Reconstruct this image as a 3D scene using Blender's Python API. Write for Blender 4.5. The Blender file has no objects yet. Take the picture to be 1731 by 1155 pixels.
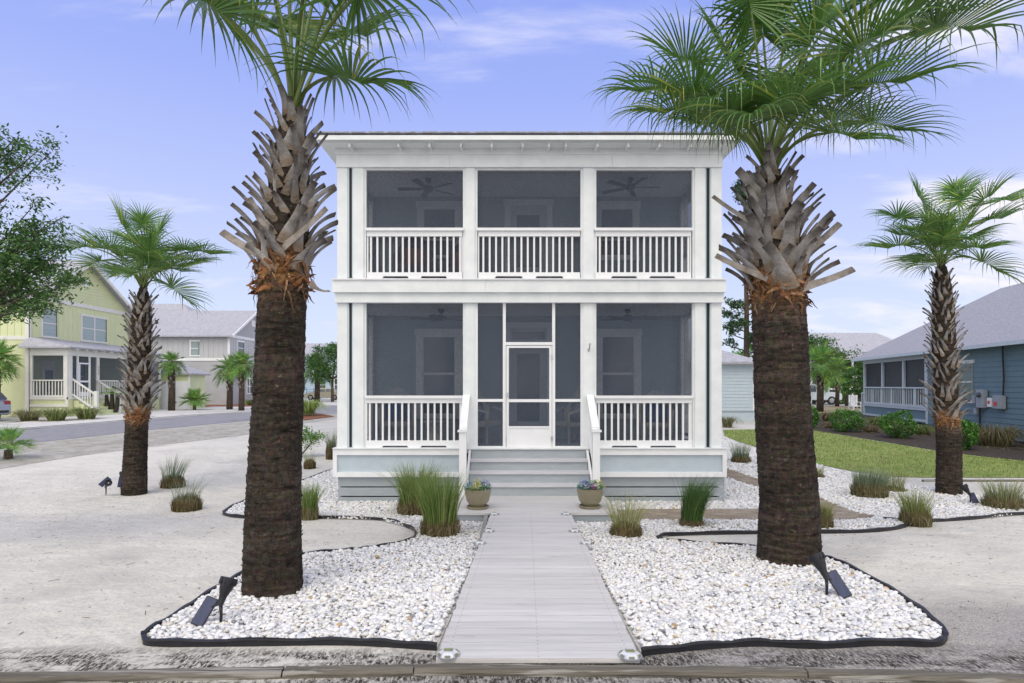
import bpy, bmesh, math, random
import numpy as np
from mathutils import Vector, Matrix
from mathutils.geometry import delaunay_2d_cdt
R=math.radians
random.seed(7); rng=np.random.default_rng(7)
C=bpy.context.scene.collection; SC=bpy.context.scene
# ---------------------------------------------------------------- camera
FPX=1050.0; CY=12.07; CZ=2.31; CX0=865.5; HY=652.0      # focal length in photo pixels, distance to the porch front, eye height
cd=bpy.data.cameras.new('camera'); cam=bpy.data.objects.new('camera',cd); C.objects.link(cam)
cam.location=(0,-CY,CZ); cam.rotation_euler=(R(90),0,0)
cd.sensor_width=36; cd.lens=FPX/1731*36; cd.shift_y=(HY-577.5)/1731; cd.clip_start=.1; cd.clip_end=3000
SC.camera=cam
# ---------------------------------------------------------------- world
W=bpy.data.worlds.new('World'); SC.world=W; W.use_nodes=True
nt=W.node_tree; nt.nodes.clear()
def wn(t,**k):
    n=nt.nodes.new(t)
    for a,b in k.items(): setattr(n,a,b)
    return n
SUN_EL=R(58); SUN_ROT=R(200)
sky=wn('ShaderNodeTexSky',sky_type='NISHITA',sun_disc=False,sun_elevation=SUN_EL,sun_rotation=SUN_ROT)
tc=wn('ShaderNodeTexCoord'); sep=wn('ShaderNodeSeparateXYZ'); nt.links.new(tc.outputs['Generated'],sep.inputs[0])
# flat cloud layer: project the view direction on a plane overhead
mxz=wn('ShaderNodeMath',operation='MAXIMUM'); nt.links.new(sep.outputs[2],mxz.inputs[0]); mxz.inputs[1].default_value=0.0
adz=wn('ShaderNodeMath',operation='ADD'); nt.links.new(mxz.outputs[0],adz.inputs[0]); adz.inputs[1].default_value=.22
dx=wn('ShaderNodeMath',operation='DIVIDE'); nt.links.new(sep.outputs[0],dx.inputs[0]); nt.links.new(adz.outputs[0],dx.inputs[1])
dy=wn('ShaderNodeMath',operation='DIVIDE'); nt.links.new(sep.outputs[1],dy.inputs[0]); nt.links.new(adz.outputs[0],dy.inputs[1])
cmb=wn('ShaderNodeCombineXYZ'); nt.links.new(dx.outputs[0],cmb.inputs[0]); nt.links.new(dy.outputs[0],cmb.inputs[1])
mp=wn('ShaderNodeMapping'); nt.links.new(cmb.outputs[0],mp.inputs[0]); mp.inputs['Scale'].default_value=(1.0,2.2,1); mp.inputs['Location'].default_value=(3.1,1.7,0); mp.inputs['Rotation'].default_value=(0,0,R(-14))
cn=wn('ShaderNodeTexNoise'); cn.inputs['Scale'].default_value=1.3; cn.inputs['Detail'].default_value=9; cn.inputs['Roughness'].default_value=.58; cn.inputs['Distortion'].default_value=.5
nt.links.new(mp.outputs[0],cn.inputs[0])
rx=wn('ShaderNodeMapRange'); rx.inputs['From Min'].default_value=.30; rx.inputs['From Max'].default_value=.62; rx.inputs['To Min'].default_value=-.045; rx.inputs['To Max'].default_value=.13; nt.links.new(sep.outputs[0],rx.inputs[0])
cn2=wn('ShaderNodeMath',operation='ADD'); nt.links.new(cn.outputs[0],cn2.inputs[0]); nt.links.new(rx.outputs[0],cn2.inputs[1])
cr=wn('ShaderNodeMapRange'); cr.inputs['From Min'].default_value=.50; cr.inputs['From Max'].default_value=.80; nt.links.new(cn2.outputs[0],cr.inputs[0]); cr.interpolation_type='SMOOTHSTEP'
grad=wn('ShaderNodeValToRGB'); nt.links.new(sep.outputs[2],grad.inputs[0])
e=grad.color_ramp.elements
e[0].position=0; e[0].color=(.70,.77,.90,1); e[1].position=1; e[1].color=(.17,.26,.80,1)
for p,c in ((.12,(.62,.70,.93,1)),(.27,(.49,.57,.93,1)),(.42,(.35,.44,.91,1)),(.6,(.25,.35,.86,1))):
    q=grad.color_ramp.elements.new(p); q.color=c
skm=wn('ShaderNodeVectorMath',operation='MULTIPLY'); nt.links.new(sky.outputs[0],skm.inputs[0]); skm.inputs[1].default_value=(.10,.10,.10)
gr=wn('ShaderNodeMixRGB'); gr.inputs[0].default_value=.88; nt.links.new(skm.outputs[0],gr.inputs[1]); nt.links.new(grad.outputs[0],gr.inputs[2])
bk=wn('ShaderNodeMapRange'); bk.inputs['From Min'].default_value=.15; bk.inputs['From Max'].default_value=-.45; bk.inputs['To Max'].default_value=.9; nt.links.new(sep.outputs[1],bk.inputs[0])   # bright cloud bank added out of view behind the camera, as neutral fill
ov=wn('ShaderNodeMapRange'); ov.inputs['From Min'].default_value=.60; ov.inputs['From Max'].default_value=.85; ov.inputs['To Max'].default_value=.45; nt.links.new(sep.outputs[2],ov.inputs[0])  # unseen cloud added overhead too, for neutral light from above
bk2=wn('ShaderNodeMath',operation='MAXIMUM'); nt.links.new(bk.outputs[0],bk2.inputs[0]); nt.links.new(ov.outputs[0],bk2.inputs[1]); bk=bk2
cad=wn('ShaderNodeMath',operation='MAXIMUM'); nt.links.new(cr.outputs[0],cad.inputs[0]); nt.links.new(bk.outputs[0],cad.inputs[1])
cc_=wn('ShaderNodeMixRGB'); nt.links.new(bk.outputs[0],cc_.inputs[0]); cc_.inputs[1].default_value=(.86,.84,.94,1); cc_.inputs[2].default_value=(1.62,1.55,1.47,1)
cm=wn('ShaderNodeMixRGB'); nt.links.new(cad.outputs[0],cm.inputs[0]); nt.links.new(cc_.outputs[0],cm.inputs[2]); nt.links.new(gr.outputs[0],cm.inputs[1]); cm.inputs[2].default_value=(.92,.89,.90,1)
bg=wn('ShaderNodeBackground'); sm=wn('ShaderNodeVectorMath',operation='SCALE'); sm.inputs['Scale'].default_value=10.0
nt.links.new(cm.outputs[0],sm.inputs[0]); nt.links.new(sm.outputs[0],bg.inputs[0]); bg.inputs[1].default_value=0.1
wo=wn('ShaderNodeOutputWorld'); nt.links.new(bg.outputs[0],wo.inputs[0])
# ---------------------------------------------------------------- sun (thin cloud: soft)
sl=bpy.data.lights.new('sun','SUN'); so=bpy.data.objects.new('sun',sl); C.objects.link(so)
sl.energy=1.15; sl.angle=R(34); sl.color=(1,.92,.78)
az=SUN_ROT
sd=Vector((math.sin(az)*math.cos(SUN_EL),math.cos(az)*math.cos(SUN_EL),math.sin(SUN_EL)))   # towards the sun
so.rotation_euler=sd.to_track_quat('Z','Y').to_euler(); so.location=(0,-30,40)
SC.view_settings.view_transform='Standard'; SC.view_settings.look='None'; SC.view_settings.exposure=0.20; SC.view_settings.gamma=1
# ---------------------------------------------------------------- geometry of the place
YB=[-60,-9,-7.8,-6,-4,-2.35,-1,3,8,14,24,400]
ZB=[.40,.40,.38,.31,.22,.14,.03,0,.2,.42,.6,.6]
def tz(Y): return float(np.interp(Y,YB,ZB))
def P(px,py,Y):                                  # a photo pixel on the vertical plane at depth Y
    D=Y+CY; return Vector(((px-CX0)*D/FPX,Y,CZ-(py-HY)*D/FPX))
def G(px,py,off=0.0):                            # a photo pixel on the ground
    D=10.0
    for _ in range(60):
        D=.5*D+.5*min(400,FPX*(CZ-tz(D-CY)-off)/max(py-HY,.5))
    return Vector(((px-CX0)*D/FPX,D-CY,tz(D-CY)+off))
# ---------------------------------------------------------------- materials
MATS={}
def mat(name,c1,c2=None,rough=.7,scale=6.,bump=0.,bscale=None,stretch=(1,1,1),trans=0.,spec=.4,metal=0.,detail=6,lo=.35,hi=.65,attr=None,coord='Object',emit=None,c3=None,s3=40,t3=.62,w3=.04):
    if name in MATS: return MATS[name]
    m=bpy.data.materials.new(name); m.use_nodes=True; n=m.node_tree.nodes; L=m.node_tree.links
    b=n['Principled BSDF']; b.inputs['Roughness'].default_value=rough; b.inputs['Specular IOR Level'].default_value=spec; b.inputs['Metallic'].default_value=metal
    t=n.new('ShaderNodeTexCoord'); mpn=n.new('ShaderNodeMapping'); L.new(t.outputs[coord],mpn.inputs[0]); mpn.inputs['Scale'].default_value=stretch
    col=None
    if c2 is None and not attr: b.inputs['Base Color'].default_value=(*c1,1)
    else:
        if c2 is None: c2=c1
        no=n.new('ShaderNodeTexNoise'); no.inputs['Scale'].default_value=scale; no.inputs['Detail'].default_value=detail; no.inputs['Roughness'].default_value=.6
        L.new(mpn.outputs[0],no.inputs[0])
        mr=n.new('ShaderNodeMapRange'); mr.inputs[1].default_value=lo; mr.inputs[2].default_value=hi; L.new(no.outputs[0],mr.inputs[0])
        mx=n.new('ShaderNodeMixRGB'); L.new(mr.outputs[0],mx.inputs[0]); mx.inputs[1].default_value=(*c1,1); mx.inputs[2].default_value=(*c2,1)
        col=mx.outputs[0]
        if c3:
            n3=n.new('ShaderNodeTexNoise'); n3.inputs['Scale'].default_value=s3; n3.inputs['Detail'].default_value=3; L.new(mpn.outputs[0],n3.inputs[0])
            m3=n.new('ShaderNodeMapRange'); m3.inputs[1].default_value=t3; m3.inputs[2].default_value=t3+w3; L.new(n3.outputs[0],m3.inputs[0])
            x3=n.new('ShaderNodeMixRGB'); L.new(m3.outputs[0],x3.inputs[0]); L.new(col,x3.inputs[1]); x3.inputs[2].default_value=(*c3,1); col=x3.outputs[0]
        if attr:
            a=n.new('ShaderNodeAttribute'); a.attribute_name='Col'; mu=n.new('ShaderNodeMixRGB'); mu.blend_type='MULTIPLY'; mu.inputs[0].default_value=1
            L.new(col,mu.inputs[1]); L.new(a.outputs[0],mu.inputs[2]); col=mu.outputs[0]
        L.new(col,b.inputs['Base Color'])
    if bump:
        nb=n.new('ShaderNodeTexNoise'); nb.inputs['Scale'].default_value=bscale or scale*3; nb.inputs['Detail'].default_value=6; L.new(mpn.outputs[0],nb.inputs[0])
        bu=n.new('ShaderNodeBump'); bu.inputs['Strength'].default_value=bump; bu.inputs['Distance'].default_value=.02; L.new(nb.outputs[0],bu.inputs['Height']); L.new(bu.outputs[0],b.inputs['Normal'])
    if trans:
        tr=n.new('ShaderNodeBsdfTranslucent'); ms=n.new('ShaderNodeMixShader'); ms.inputs[0].default_value=trans
        if col is not None: L.new(col,tr.inputs[0])
        else: tr.inputs[0].default_value=(*c1,1)
        L.new(b.outputs[0],ms.inputs[1]); L.new(tr.outputs[0],ms.inputs[2]); L.new(ms.outputs[0],n['Material Output'].inputs[0])
    if emit: b.inputs['Emission Color'].default_value=(*emit,1); b.inputs['Emission Strength'].default_value=1
    MATS[name]=m; return m
def screen_mat():
    m=bpy.data.materials.new('insect_screen'); m.use_nodes=True; n=m.node_tree.nodes; L=m.node_tree.links
    b=n['Principled BSDF']; b.inputs['Base Color'].default_value=(.06,.078,.12,1); b.inputs['Roughness'].default_value=.5
    tr=n.new('ShaderNodeBsdfTransparent'); tr.inputs[0].default_value=(1,1,1,1)
    ms=n.new('ShaderNodeMixShader')
    t=n.new('ShaderNodeTexCoord'); no=n.new('ShaderNodeTexNoise'); no.inputs['Scale'].default_value=55; no.inputs['Detail'].default_value=3; L.new(t.outputs['Object'],no.inputs[0])
    mr=n.new('ShaderNodeMapRange'); mr.inputs[1].default_value=.3; mr.inputs[2].default_value=.7; mr.inputs[3].default_value=.58; mr.inputs[4].default_value=.72; L.new(no.outputs[0],mr.inputs[0])
    L.new(mr.outputs[0],ms.inputs[0]); L.new(b.outputs[0],ms.inputs[1]); L.new(tr.outputs[0],ms.inputs[2]); L.new(ms.outputs[0],n['Material Output'].inputs[0])
    return m
white=mat('white_paint',(.77,.80,.81),(.68,.715,.73),rough=.55,scale=3,bump=.04,bscale=60)
bright=mat('bright_white_paint',(.80,.81,.82),(.74,.76,.78),rough=.5,scale=4)
blue=mat('pale_blue_paint',(.47,.55,.60),(.43,.51,.56),rough=.6,scale=5,bump=.03,bscale=50)
trimblue=mat('grey_blue_trim',(.52,.62,.67),rough=.6)
slate=mat('grey_blue_deck_paint',(.37,.41,.44),(.32,.36,.39),rough=.6,scale=4,stretch=(1,4,4),bump=.05)
screen=screen_mat()
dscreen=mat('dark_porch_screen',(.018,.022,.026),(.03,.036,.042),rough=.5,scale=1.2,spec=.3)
metal_dark=mat('dark_bronze',(.02,.019,.02),rough=.45)
glass=mat('window_glass',(.05,.06,.075),(.10,.115,.13),rough=.08,scale=2,spec=.8)
black=mat('black_plastic',(.012,.013,.017),(.02,.02,.026),rough=.45,scale=8)
# ---------------------------------------------------------------- mesh builder
class MB:
    def __init__(s): s.v=[]; s.f=[]; s.c=[]; s.sm=False
    def add(s,vs,fs,col=None):
        b=len(s.v); s.v.extend([tuple(v) for v in vs]); s.f.extend([tuple(i+b for i in f) for f in fs])
        if col is not None: s.c.extend([col]*len(vs))
    def box(s,x0,y0,z0,x1,y1,z1,col=None,M=None):
        x0,x1=min(x0,x1),max(x0,x1); y0,y1=min(y0,y1),max(y0,y1); z0,z1=min(z0,z1),max(z0,z1)
        vs=[Vector(p) for p in ((x0,y0,z0),(x1,y0,z0),(x1,y1,z0),(x0,y1,z0),(x0,y0,z1),(x1,y0,z1),(x1,y1,z1),(x0,y1,z1))]
        if M: vs=[M@v for v in vs]
        s.add(vs,[(0,3,2,1),(4,5,6,7),(0,1,5,4),(1,2,6,5),(2,3,7,6),(3,0,4,7)],col); return s
    def bevbox(s,x0,y0,z0,x1,y1,z1,r,M=None):                # box with chamfered vertical and horizontal edges
        bm=bmesh.new(); bmesh.ops.create_cube(bm,size=1)
        for v in bm.verts: v.co=Vector(((x0+x1)/2+v.co.x*(x1-x0),(y0+y1)/2+v.co.y*(y1-y0),(z0+z1)/2+v.co.z*(z1-z0)))
        bmesh.ops.bevel(bm,geom=bm.edges[:],offset=r,segments=2,affect='EDGES')
        s.bm(bm,M); return s
    def bm(s,bm,M=None,col=None):
        bm.verts.index_update(); s.add([(M@v.co if M else v.co.copy()) for v in bm.verts],[[v.index for v in f.verts] for f in bm.faces],col); bm.free(); return s
    def pbox(s,x0,y0,x1,y1,Yf,Yb):                           # box whose front face fills a pixel rectangle
        a=P(x0,y1,Yf); b=P(x1,y0,Yf); return s.box(a.x,Yf,a.z,b.x,Yb,b.z)
    def tube(s,pts,rad,n=8,caps=True,col=None):
        pts=[Vector(p) for p in pts]; k=len(pts)
        if not hasattr(rad,'__len__'): rad=[rad]*k
        vs=[]; ref=None
        for i,p in enumerate(pts):
            t=(pts[min(i+1,k-1)]-pts[max(i-1,0)]).normalized()
            if ref is None or abs(ref.dot(t))>.98: ref=Vector((1,0,0)) if abs(t.x)<.8 else Vector((0,1,0))
            u=(ref-t*ref.dot(t)).normalized(); w=t.cross(u); ref=u
            for j in range(n):
                a=2*math.pi*j/n; vs.append(p+(u*math.cos(a)+w*math.sin(a))*rad[i])
        fs=[(i*n+j,i*n+(j+1)%n,(i+1)*n+(j+1)%n,(i+1)*n+j) for i in range(k-1) for j in range(n)]
        if caps: fs+= [tuple(range(n-1,-1,-1)),tuple((k-1)*n+j for j in range(n))]
        s.add(vs,fs,col); return s
    def lathe(s,prof,n=24,M=None,cap=True,col=None):
        vs=[]
        for r,z in prof:
            for j in range(n):
                a=2*math.pi*j/n; v=Vector((r*math.cos(a),r*math.sin(a),z)); vs.append(M@v if M else v)
        k=len(prof); fs=[(i*n+j,i*n+(j+1)%n,(i+1)*n+(j+1)%n,(i+1)*n+j) for i in range(k-1) for j in range(n)]
        if cap: fs+=[tuple(range(n-1,-1,-1)),tuple((k-1)*n+j for j in range(n))]
        s.add(vs,fs,col); return s
    def prism(s,poly,d,axis=1,M=None):                       # polygon (a,b) extruded d=(lo,hi); axis = extrusion axis
        n=len(poly); vs=[]
        for h in d:
            for a,b in poly:
                v=Vector({0:(h,a,b),1:(a,h,b),2:(a,b,h)}[axis]); vs.append(M@v if M else v)
        s.add(vs,[tuple(range(n-1,-1,-1)),tuple(range(n,2*n))]+[(i,(i+1)%n,n+(i+1)%n,n+i) for i in range(n)]); return s
    def obj(s,name,m,parent=None,smooth=None,fix=True):
        me=bpy.data.meshes.new(name); me.from_pydata(s.v,[],s.f)
        if s.c and len(s.c)==len(s.v):
            a=me.color_attributes.new('Col','FLOAT_COLOR','POINT'); a.data.foreach_set('color',np.array([(*c,1) for c in s.c],dtype=np.float32).ravel())
        if fix and len(s.f)<60000:
            bm=bmesh.new(); bm.from_mesh(me); bmesh.ops.recalc_face_normals(bm,faces=bm.faces[:]); bm.to_mesh(me); bm.free()
        if smooth: me.polygons.foreach_set('use_smooth',[True]*len(me.polygons))
        me.materials.append(m)
        o=bpy.data.objects.new(name,me); C.objects.link(o)
        if smooth and smooth!=True: me.set_sharp_from_angle(angle=R(smooth))
        if parent: put(o,parent)
        return o
def put(o,parent):
    o.parent=parent; o.matrix_parent_inverse=Matrix.Translation(-ORIG[parent.name]) if parent.name in ORIG else Matrix()
ORIG={}
def thing(name,label,cat,loc=(0,0,0),group=None):
    o=bpy.data.objects.new(name,None); C.objects.link(o); o.location=loc; o.empty_display_size=.2
    ORIG[o.name]=Vector(loc); o['label']=label; o['category']=cat
    if group: o['group']=group
    return o
def tag(o,label,cat,group=None):
    o['label']=label; o['category']=cat
    if group: o['group']=group
    return o
def struct(o,label=None,kind='structure'):
    o['kind']=kind
    return o
def dup(root,loc=None,rotz=None,label=None,group=None):
    r=root.copy(); C.objects.link(r)
    if loc is not None: r.location=loc
    if rotz is not None: r.rotation_euler=(0,0,rotz)
    if label: r['label']=label
    if group: r['group']=group
    for ch in list(root.children):
        c=ch.copy(); C.objects.link(c); c.parent=r
        for g in list(ch.children):
            d=g.copy(); C.objects.link(d); d.parent=c
    return r
# draped sheets on the ground
def drape(name,poly,off,m,th=None):
    bm=bmesh.new(); vo,_,fo,_,_,_=delaunay_2d_cdt([Vector((p[0],p[1])) for p in poly],[],[list(range(len(poly)))],1,1e-5)
    vs=[bm.verts.new((v[0],v[1],0)) for v in vo]
    for f in fo: bm.faces.new([vs[i] for i in f])
    for y in YB:
        bmesh.ops.bisect_plane(bm,geom=bm.verts[:]+bm.edges[:]+bm.faces[:],plane_co=(0,y,0),plane_no=(0,1,0))
    for v in bm.verts: v.co.z=tz(v.co.y)+off
    bmesh.ops.recalc_face_normals(bm,faces=bm.faces[:])
    if bm.faces and sum(f.normal.z for f in bm.faces)<0: bmesh.ops.reverse_faces(bm,faces=bm.faces[:])
    me=bpy.data.meshes.new(name); bm.to_mesh(me); bm.free(); me.materials.append(m)
    o=bpy.data.objects.new(name,me); C.objects.link(o); return o
def pix(lst,off=0): return [tuple(G(x,y,off)[:2]) for x,y in lst]
# ---------------------------------------------------------------- ground
def ground_mat():
    m=bpy.data.materials.new('sand'); m.use_nodes=True; n=m.node_tree.nodes; L=m.node_tree.links; b=n['Principled BSDF']; b.inputs['Roughness'].default_value=.95; b.inputs['Specular IOR Level'].default_value=.15
    t=n.new('ShaderNodeTexCoord'); sp=n.new('ShaderNodeSeparateXYZ'); L.new(t.outputs['Object'],sp.inputs[0])
    def noise(sc,det=4,ro=.6,stretch=None):
        q=n.new('ShaderNodeTexNoise'); q.inputs['Scale'].default_value=sc; q.inputs['Detail'].default_value=det; q.inputs['Roughness'].default_value=ro
        if stretch:
            mm=n.new('ShaderNodeMapping'); mm.inputs['Scale'].default_value=stretch; mm.inputs['Rotation'].default_value=(0,0,.5); L.new(t.outputs['Object'],mm.inputs[0]); L.new(mm.outputs[0],q.inputs[0])
        else: L.new(t.outputs['Object'],q.inputs[0])
        return q.outputs[0]
    def mr(x,a,c,d=0,e=1):
        q=n.new('ShaderNodeMapRange'); q.inputs[1].default_value=a; q.inputs[2].default_value=c; q.inputs[3].default_value=d; q.inputs[4].default_value=e; L.new(x,q.inputs[0]); return q.outputs[0]
    def ma(op,a,c):
        q=n.new('ShaderNodeMath'); q.operation=op
        for i,z in enumerate((a,c)):
            if isinstance(z,(int,float)): q.inputs[i].default_value=z
            else: L.new(z,q.inputs[i])
        return q.outputs[0]
    def mix(f,a,c):
        q=n.new('ShaderNodeMixRGB'); L.new(f,q.inputs[0])
        for i,z in ((1,a),(2,c)):
            if isinstance(z,tuple): q.inputs[i].default_value=(*z,1)
            else: L.new(z,q.inputs[i])
        return q.outputs[0]
    sand=mix(mr(noise(.9,6),.35,.68),(.70,.675,.595),(.58,.56,.495))
    sand=mix(mr(noise(26,4,.7),.45,.75),sand,(.46,.45,.41))
    sand=mix(mr(noise(16,5,.85),.66,.72),sand,(.22,.20,.17)); sand=mix(mr(noise(.55,4,.55),.55,.72),sand,(.47,.455,.415))
    # grey coarse grit towards the kerb and to the right
    g=ma('ADD',ma('MULTIPLY',ma('ADD',sp.outputs[1],6.9),-1.3),ma('MINIMUM',ma('MULTIPLY',ma('ADD',sp.outputs[0],-1.0),.42),1.6))
    g=ma('ADD',g,mr(noise(1.3,5),.3,.7,-.45,.45))
    g=mr(g,.0,1.1,0,.95)
    grit=mix(mr(noise(75,5,.85),.40,.60),(.16,.15,.135),(.56,.54,.50))
    grit=mix(mr(noise(1.1,4),.35,.7),grit,mix(mr(noise(60,5,.85),.44,.62),(.17,.16,.15),(.60,.58,.55)))
    c=mix(g,sand,grit)
    # dark pine litter drifts in the strip before the kerb
    band=ma('MULTIPLY',mr(sp.outputs[1],-7.62,-7.38,1,0),mr(noise(2.2,6,.7,(1,2.5,1)),.38,.52))
    band=ma('MULTIPLY',band,mr(noise(48,5,.8,(1,.3,1)),.40,.55))
    c=mix(band,c,(.035,.03,.025))
    far=mr(sp.outputs[1],9,20); c=mix(far,c,mix(mr(noise(.25,5),.4,.65),(.52,.51,.47),(.36,.37,.33)))
    L.new(c,b.inputs['Base Color'])
    bu=n.new('ShaderNodeBump'); bu.inputs['Strength'].default_value=.5; bu.inputs['Distance'].default_value=.012; L.new(noise(45,5,.8),bu.inputs['Height'])
    b2=n.new('ShaderNodeBump'); b2.inputs['Strength'].default_value=.7; b2.inputs['Distance'].default_value=.11; L.new(noise(2.6,5,.55),b2.inputs['Height']); L.new(b2.outputs[0],bu.inputs['Normal'])
    L.new(bu.outputs[0],b.inputs['Normal']); return m
mb=MB()
xs=[-400,-60,-20,20,60,400]
for a,y in enumerate(YB):
    for x in xs: mb.v.append((x,y,tz(y)))
nx=len(xs)
for a in range(len(YB)-1):
    for i in range(nx-1): mb.f.append((a*nx+i,a*nx+i+1,(a+1)*nx+i+1,(a+1)*nx+i))
struct(mb.obj('ground',ground_mat()))
asphalt=mat('asphalt',(.225,.225,.235),(.275,.275,.285),rough=.75,scale=2.5,bump=.2,bscale=80,c3=(.12,.12,.13),s3=.7,t3=.66,w3=.05)
struct(drape('road',pix([(-600,800),(-200,752),(30,726),(427,697),(520,688),(700,682),(900,678),(900,690),(700,694),(520,701),(427,711),(50,750),(-200,800),(-600,900)]),.012,asphalt))
struct(drape('gravel_shoulder',pix([(-600,900),(-200,801),(50,751),(427,712),(520,702),(700,695),(900,691),(900,697),(700,703),(567,709),(500,718),(427,734),(288,751),(134,771),(0,793),(-200,822),(-600,960)]),.006,mat('shoulder_gravel',(.30,.285,.235),(.44,.425,.375),rough=.95,scale=1.8,bump=.3,bscale=40,c3=(.20,.19,.17),s3=7,t3=.58,w3=.12)))
conc=mat('pale_concrete',(.62,.61,.58),(.52,.51,.48),rough=.9,scale=1.2,bump=.1,c3=(.40,.39,.36),s3=.5,t3=.62,w3=.03)
struct(drape('sidewalk',pix([(-600,775),(-200,740),(30,715),(110,706),(200,697),(260,689),(325,687),(360,683),(520,679),(520,687),(427,696),(30,725),(-200,751),(-600,799)]),.02,conc))
struct(drape('driveway',pix([(500,681),(600,678),(900,673),(900,677),(700,681),(522,687)]),.024,conc))
lawnm=mat('lawn_turf',(.18,.25,.05),(.27,.33,.085),rough=.9,scale=1.4,bump=.8,bscale=25,c3=(.27,.27,.10),s3=2.2,t3=.56,w3=.12)
lawnp=pix([(1222,727),(1290,726),(1372,728),(1420,736),(1480,746),(1540,756),(1600,766),(1680,775),(1731,780),(1900,800),(2000,822),(2000,806),(1850,807),(1731,808),(1560,808),(1500,806),(1440,797),(1400,789),(1372,783),(1330,772),(1290,760),(1250,748),(1225,738)][::1])
lawnp=pix([(1222,727),(1290,726),(1372,728),(1420,736),(1480,746),(1540,756),(1600,766),(1680,775),(1731,780),(1850,795),(2100,815),(2100,818),(1731,808),(1560,808),(1500,806),(1440,797),(1400,789),(1372,783),(1330,772),(1290,760),(1250,748),(1225,738)])
struct(drape('lawn',lawnp,.015,lawnm))
mulchp=pix([(1372,728),(1360,705),(1440,697),(1560,702),(1731,707),(2100,720),(2100,814),(1850,794),(1731,779),(1680,774),(1600,765),(1540,755),(1480,745),(1420,735)])
struct(drape('mulch_bed',mulchp,.02,mat('dark_mulch',(.035,.027,.022),(.075,.058,.045),rough=1,scale=9,bump=1,bscale=22)))
struct(drape('mulch_island',pix([(470,707),(500,698),(540,700),(566,705),(540,708),(500,713)]),.03,mat('red_mulch',(.16,.06,.025),(.24,.10,.05),rough=1,scale=6,bump=.8,bscale=20)))
struct(drape('far_mulch_bed',pix([(360,688),(300,692),(300,688),(380,682),(430,680),(470,681),(470,688)]),.03,MATS['red_mulch']))
struct(drape('far_garden_bed',pix([(1362,700),(1362,690),(1410,687),(1455,690),(1455,697),(1440,698)]),.03,mat('far_bed_soil',(.20,.24,.10),(.33,.22,.15),rough=1,scale=.9,bump=.6,bscale=12)))
# grass blades on the lawn
def inpoly(px,py,poly):
    ins=np.zeros(len(px),bool); n=len(poly)
    for i in range(n):
        x1,y1=poly[i]; x2,y2=poly[(i+1)%n]
        c=((y1>py)!=(y2>py)); 
        with np.errstate(divide='ignore',invalid='ignore'): xi=(x2-x1)*(py-y1)/(y2-y1+1e-12)+x1
        ins^=(c&(px<xi))
    return ins
def scatter(poly,dens,excl=(),inset=0):
    a=np.array(poly); lo=a.min(0); hi=a.max(0); n=int((hi[0]-lo[0])*(hi[1]-lo[1])*dens)
    p=rng.uniform(lo,hi,(n,2)); k=inpoly(p[:,0],p[:,1],poly)
    for e in excl: k&=~inpoly(p[:,0],p[:,1],e)
    p=p[k]
    if inset:
        dm=np.full(len(p),9.)
        for i in range(len(a)):
            u=a[i]; v=a[(i+1)%len(a)]-u; t=np.clip(((p-u)@v)/(v@v+1e-9),0,1); dm=np.minimum(dm,np.hypot(*(p-u-t[:,None]*v).T))
        p=p[dm>inset]
    return p
def npmesh(name,V,F,m,col=None,smooth=False):
    me=bpy.data.meshes.new(name); V=np.asarray(V,np.float32); F=np.asarray(F,np.int32); k=F.shape[1]
    me.vertices.add(len(V)); me.vertices.foreach_set('co',V.ravel()); me.loops.add(F.size); me.loops.foreach_set('vertex_index',F.ravel())
    me.polygons.add(len(F)); me.polygons.foreach_set('loop_start',np.arange(0,F.size,k,dtype=np.int32)); me.polygons.foreach_set('loop_total',np.full(len(F),k,np.int32))
    if smooth: me.polygons.foreach_set('use_smooth',np.ones(len(F),bool))
    me.update(calc_edges=True)
    if col is not None:
        a=me.color_attributes.new('Col','FLOAT_COLOR','POINT'); c=np.ones((len(V),4),np.float32); c[:,:3]=col; a.data.foreach_set('color',c.ravel())
    me.materials.append(m); o=bpy.data.objects.new(name,me); C.objects.link(o); return o
def blades_np(P0,H,Wd,lean,az,zoff=0,seg=3,curve=1.0,faceaz=None,arch=0):
    """grass blades: base points P0 (n,3), height, width, lean (metres at tip), azimuth -> verts, quads"""
    n=len(P0); V=np.zeros((n,(seg+1)*2,3)); fa=az+np.pi/2 if faceaz is None else faceaz
    for s in range(seg+1):
        t=s/seg; off=lean*t**(1+curve); w=Wd*(1-t)**.7*.5+.0006
        cx=P0[:,0]+np.cos(az)*off; cyy=P0[:,1]+np.sin(az)*off; cz=P0[:,2]+zoff+H*np.sqrt(np.maximum(0,1-(off/np.maximum(H*1.9,1e-3))**2))*t
        if arch:
            rr=np.minimum(1,lean/np.maximum(H,1e-3)); ang=t*np.pi/2*(1+arch*rr); cz=P0[:,2]+zoff+H*np.sin(ang)*(1-.25*rr)
        V[:,2*s,0]=cx-np.cos(fa)*w; V[:,2*s,1]=cyy-np.sin(fa)*w; V[:,2*s,2]=cz
        V[:,2*s+1,0]=cx+np.cos(fa)*w; V[:,2*s+1,1]=cyy+np.sin(fa)*w; V[:,2*s+1,2]=cz
    base=np.arange(n)[:,None,None]*((seg+1)*2); q=np.array([[2*s,2*s+1,2*s+3,2*s+2] for s in range(seg)])[None]
    return V.reshape(-1,3),(base+q).reshape(-1,4)
tzv=lambda y: np.interp(y,YB,ZB)
leafm=mat('turf_blade',(1,1,1),rough=.7,attr=True,trans=.25)
pp=scatter([p for p in lawnp],230); pp=pp[(pp[:,1]<14)&(pp[:,0]<16)]
P0=np.c_[pp,tzv(pp[:,1])+.01]; n=len(P0); az=rng.uniform(0,6.28,n)
V,F=blades_np(P0,rng.uniform(.03,.075,n),rng.uniform(.012,.022,n),rng.uniform(.01,.05,n),az,seg=1)
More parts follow.
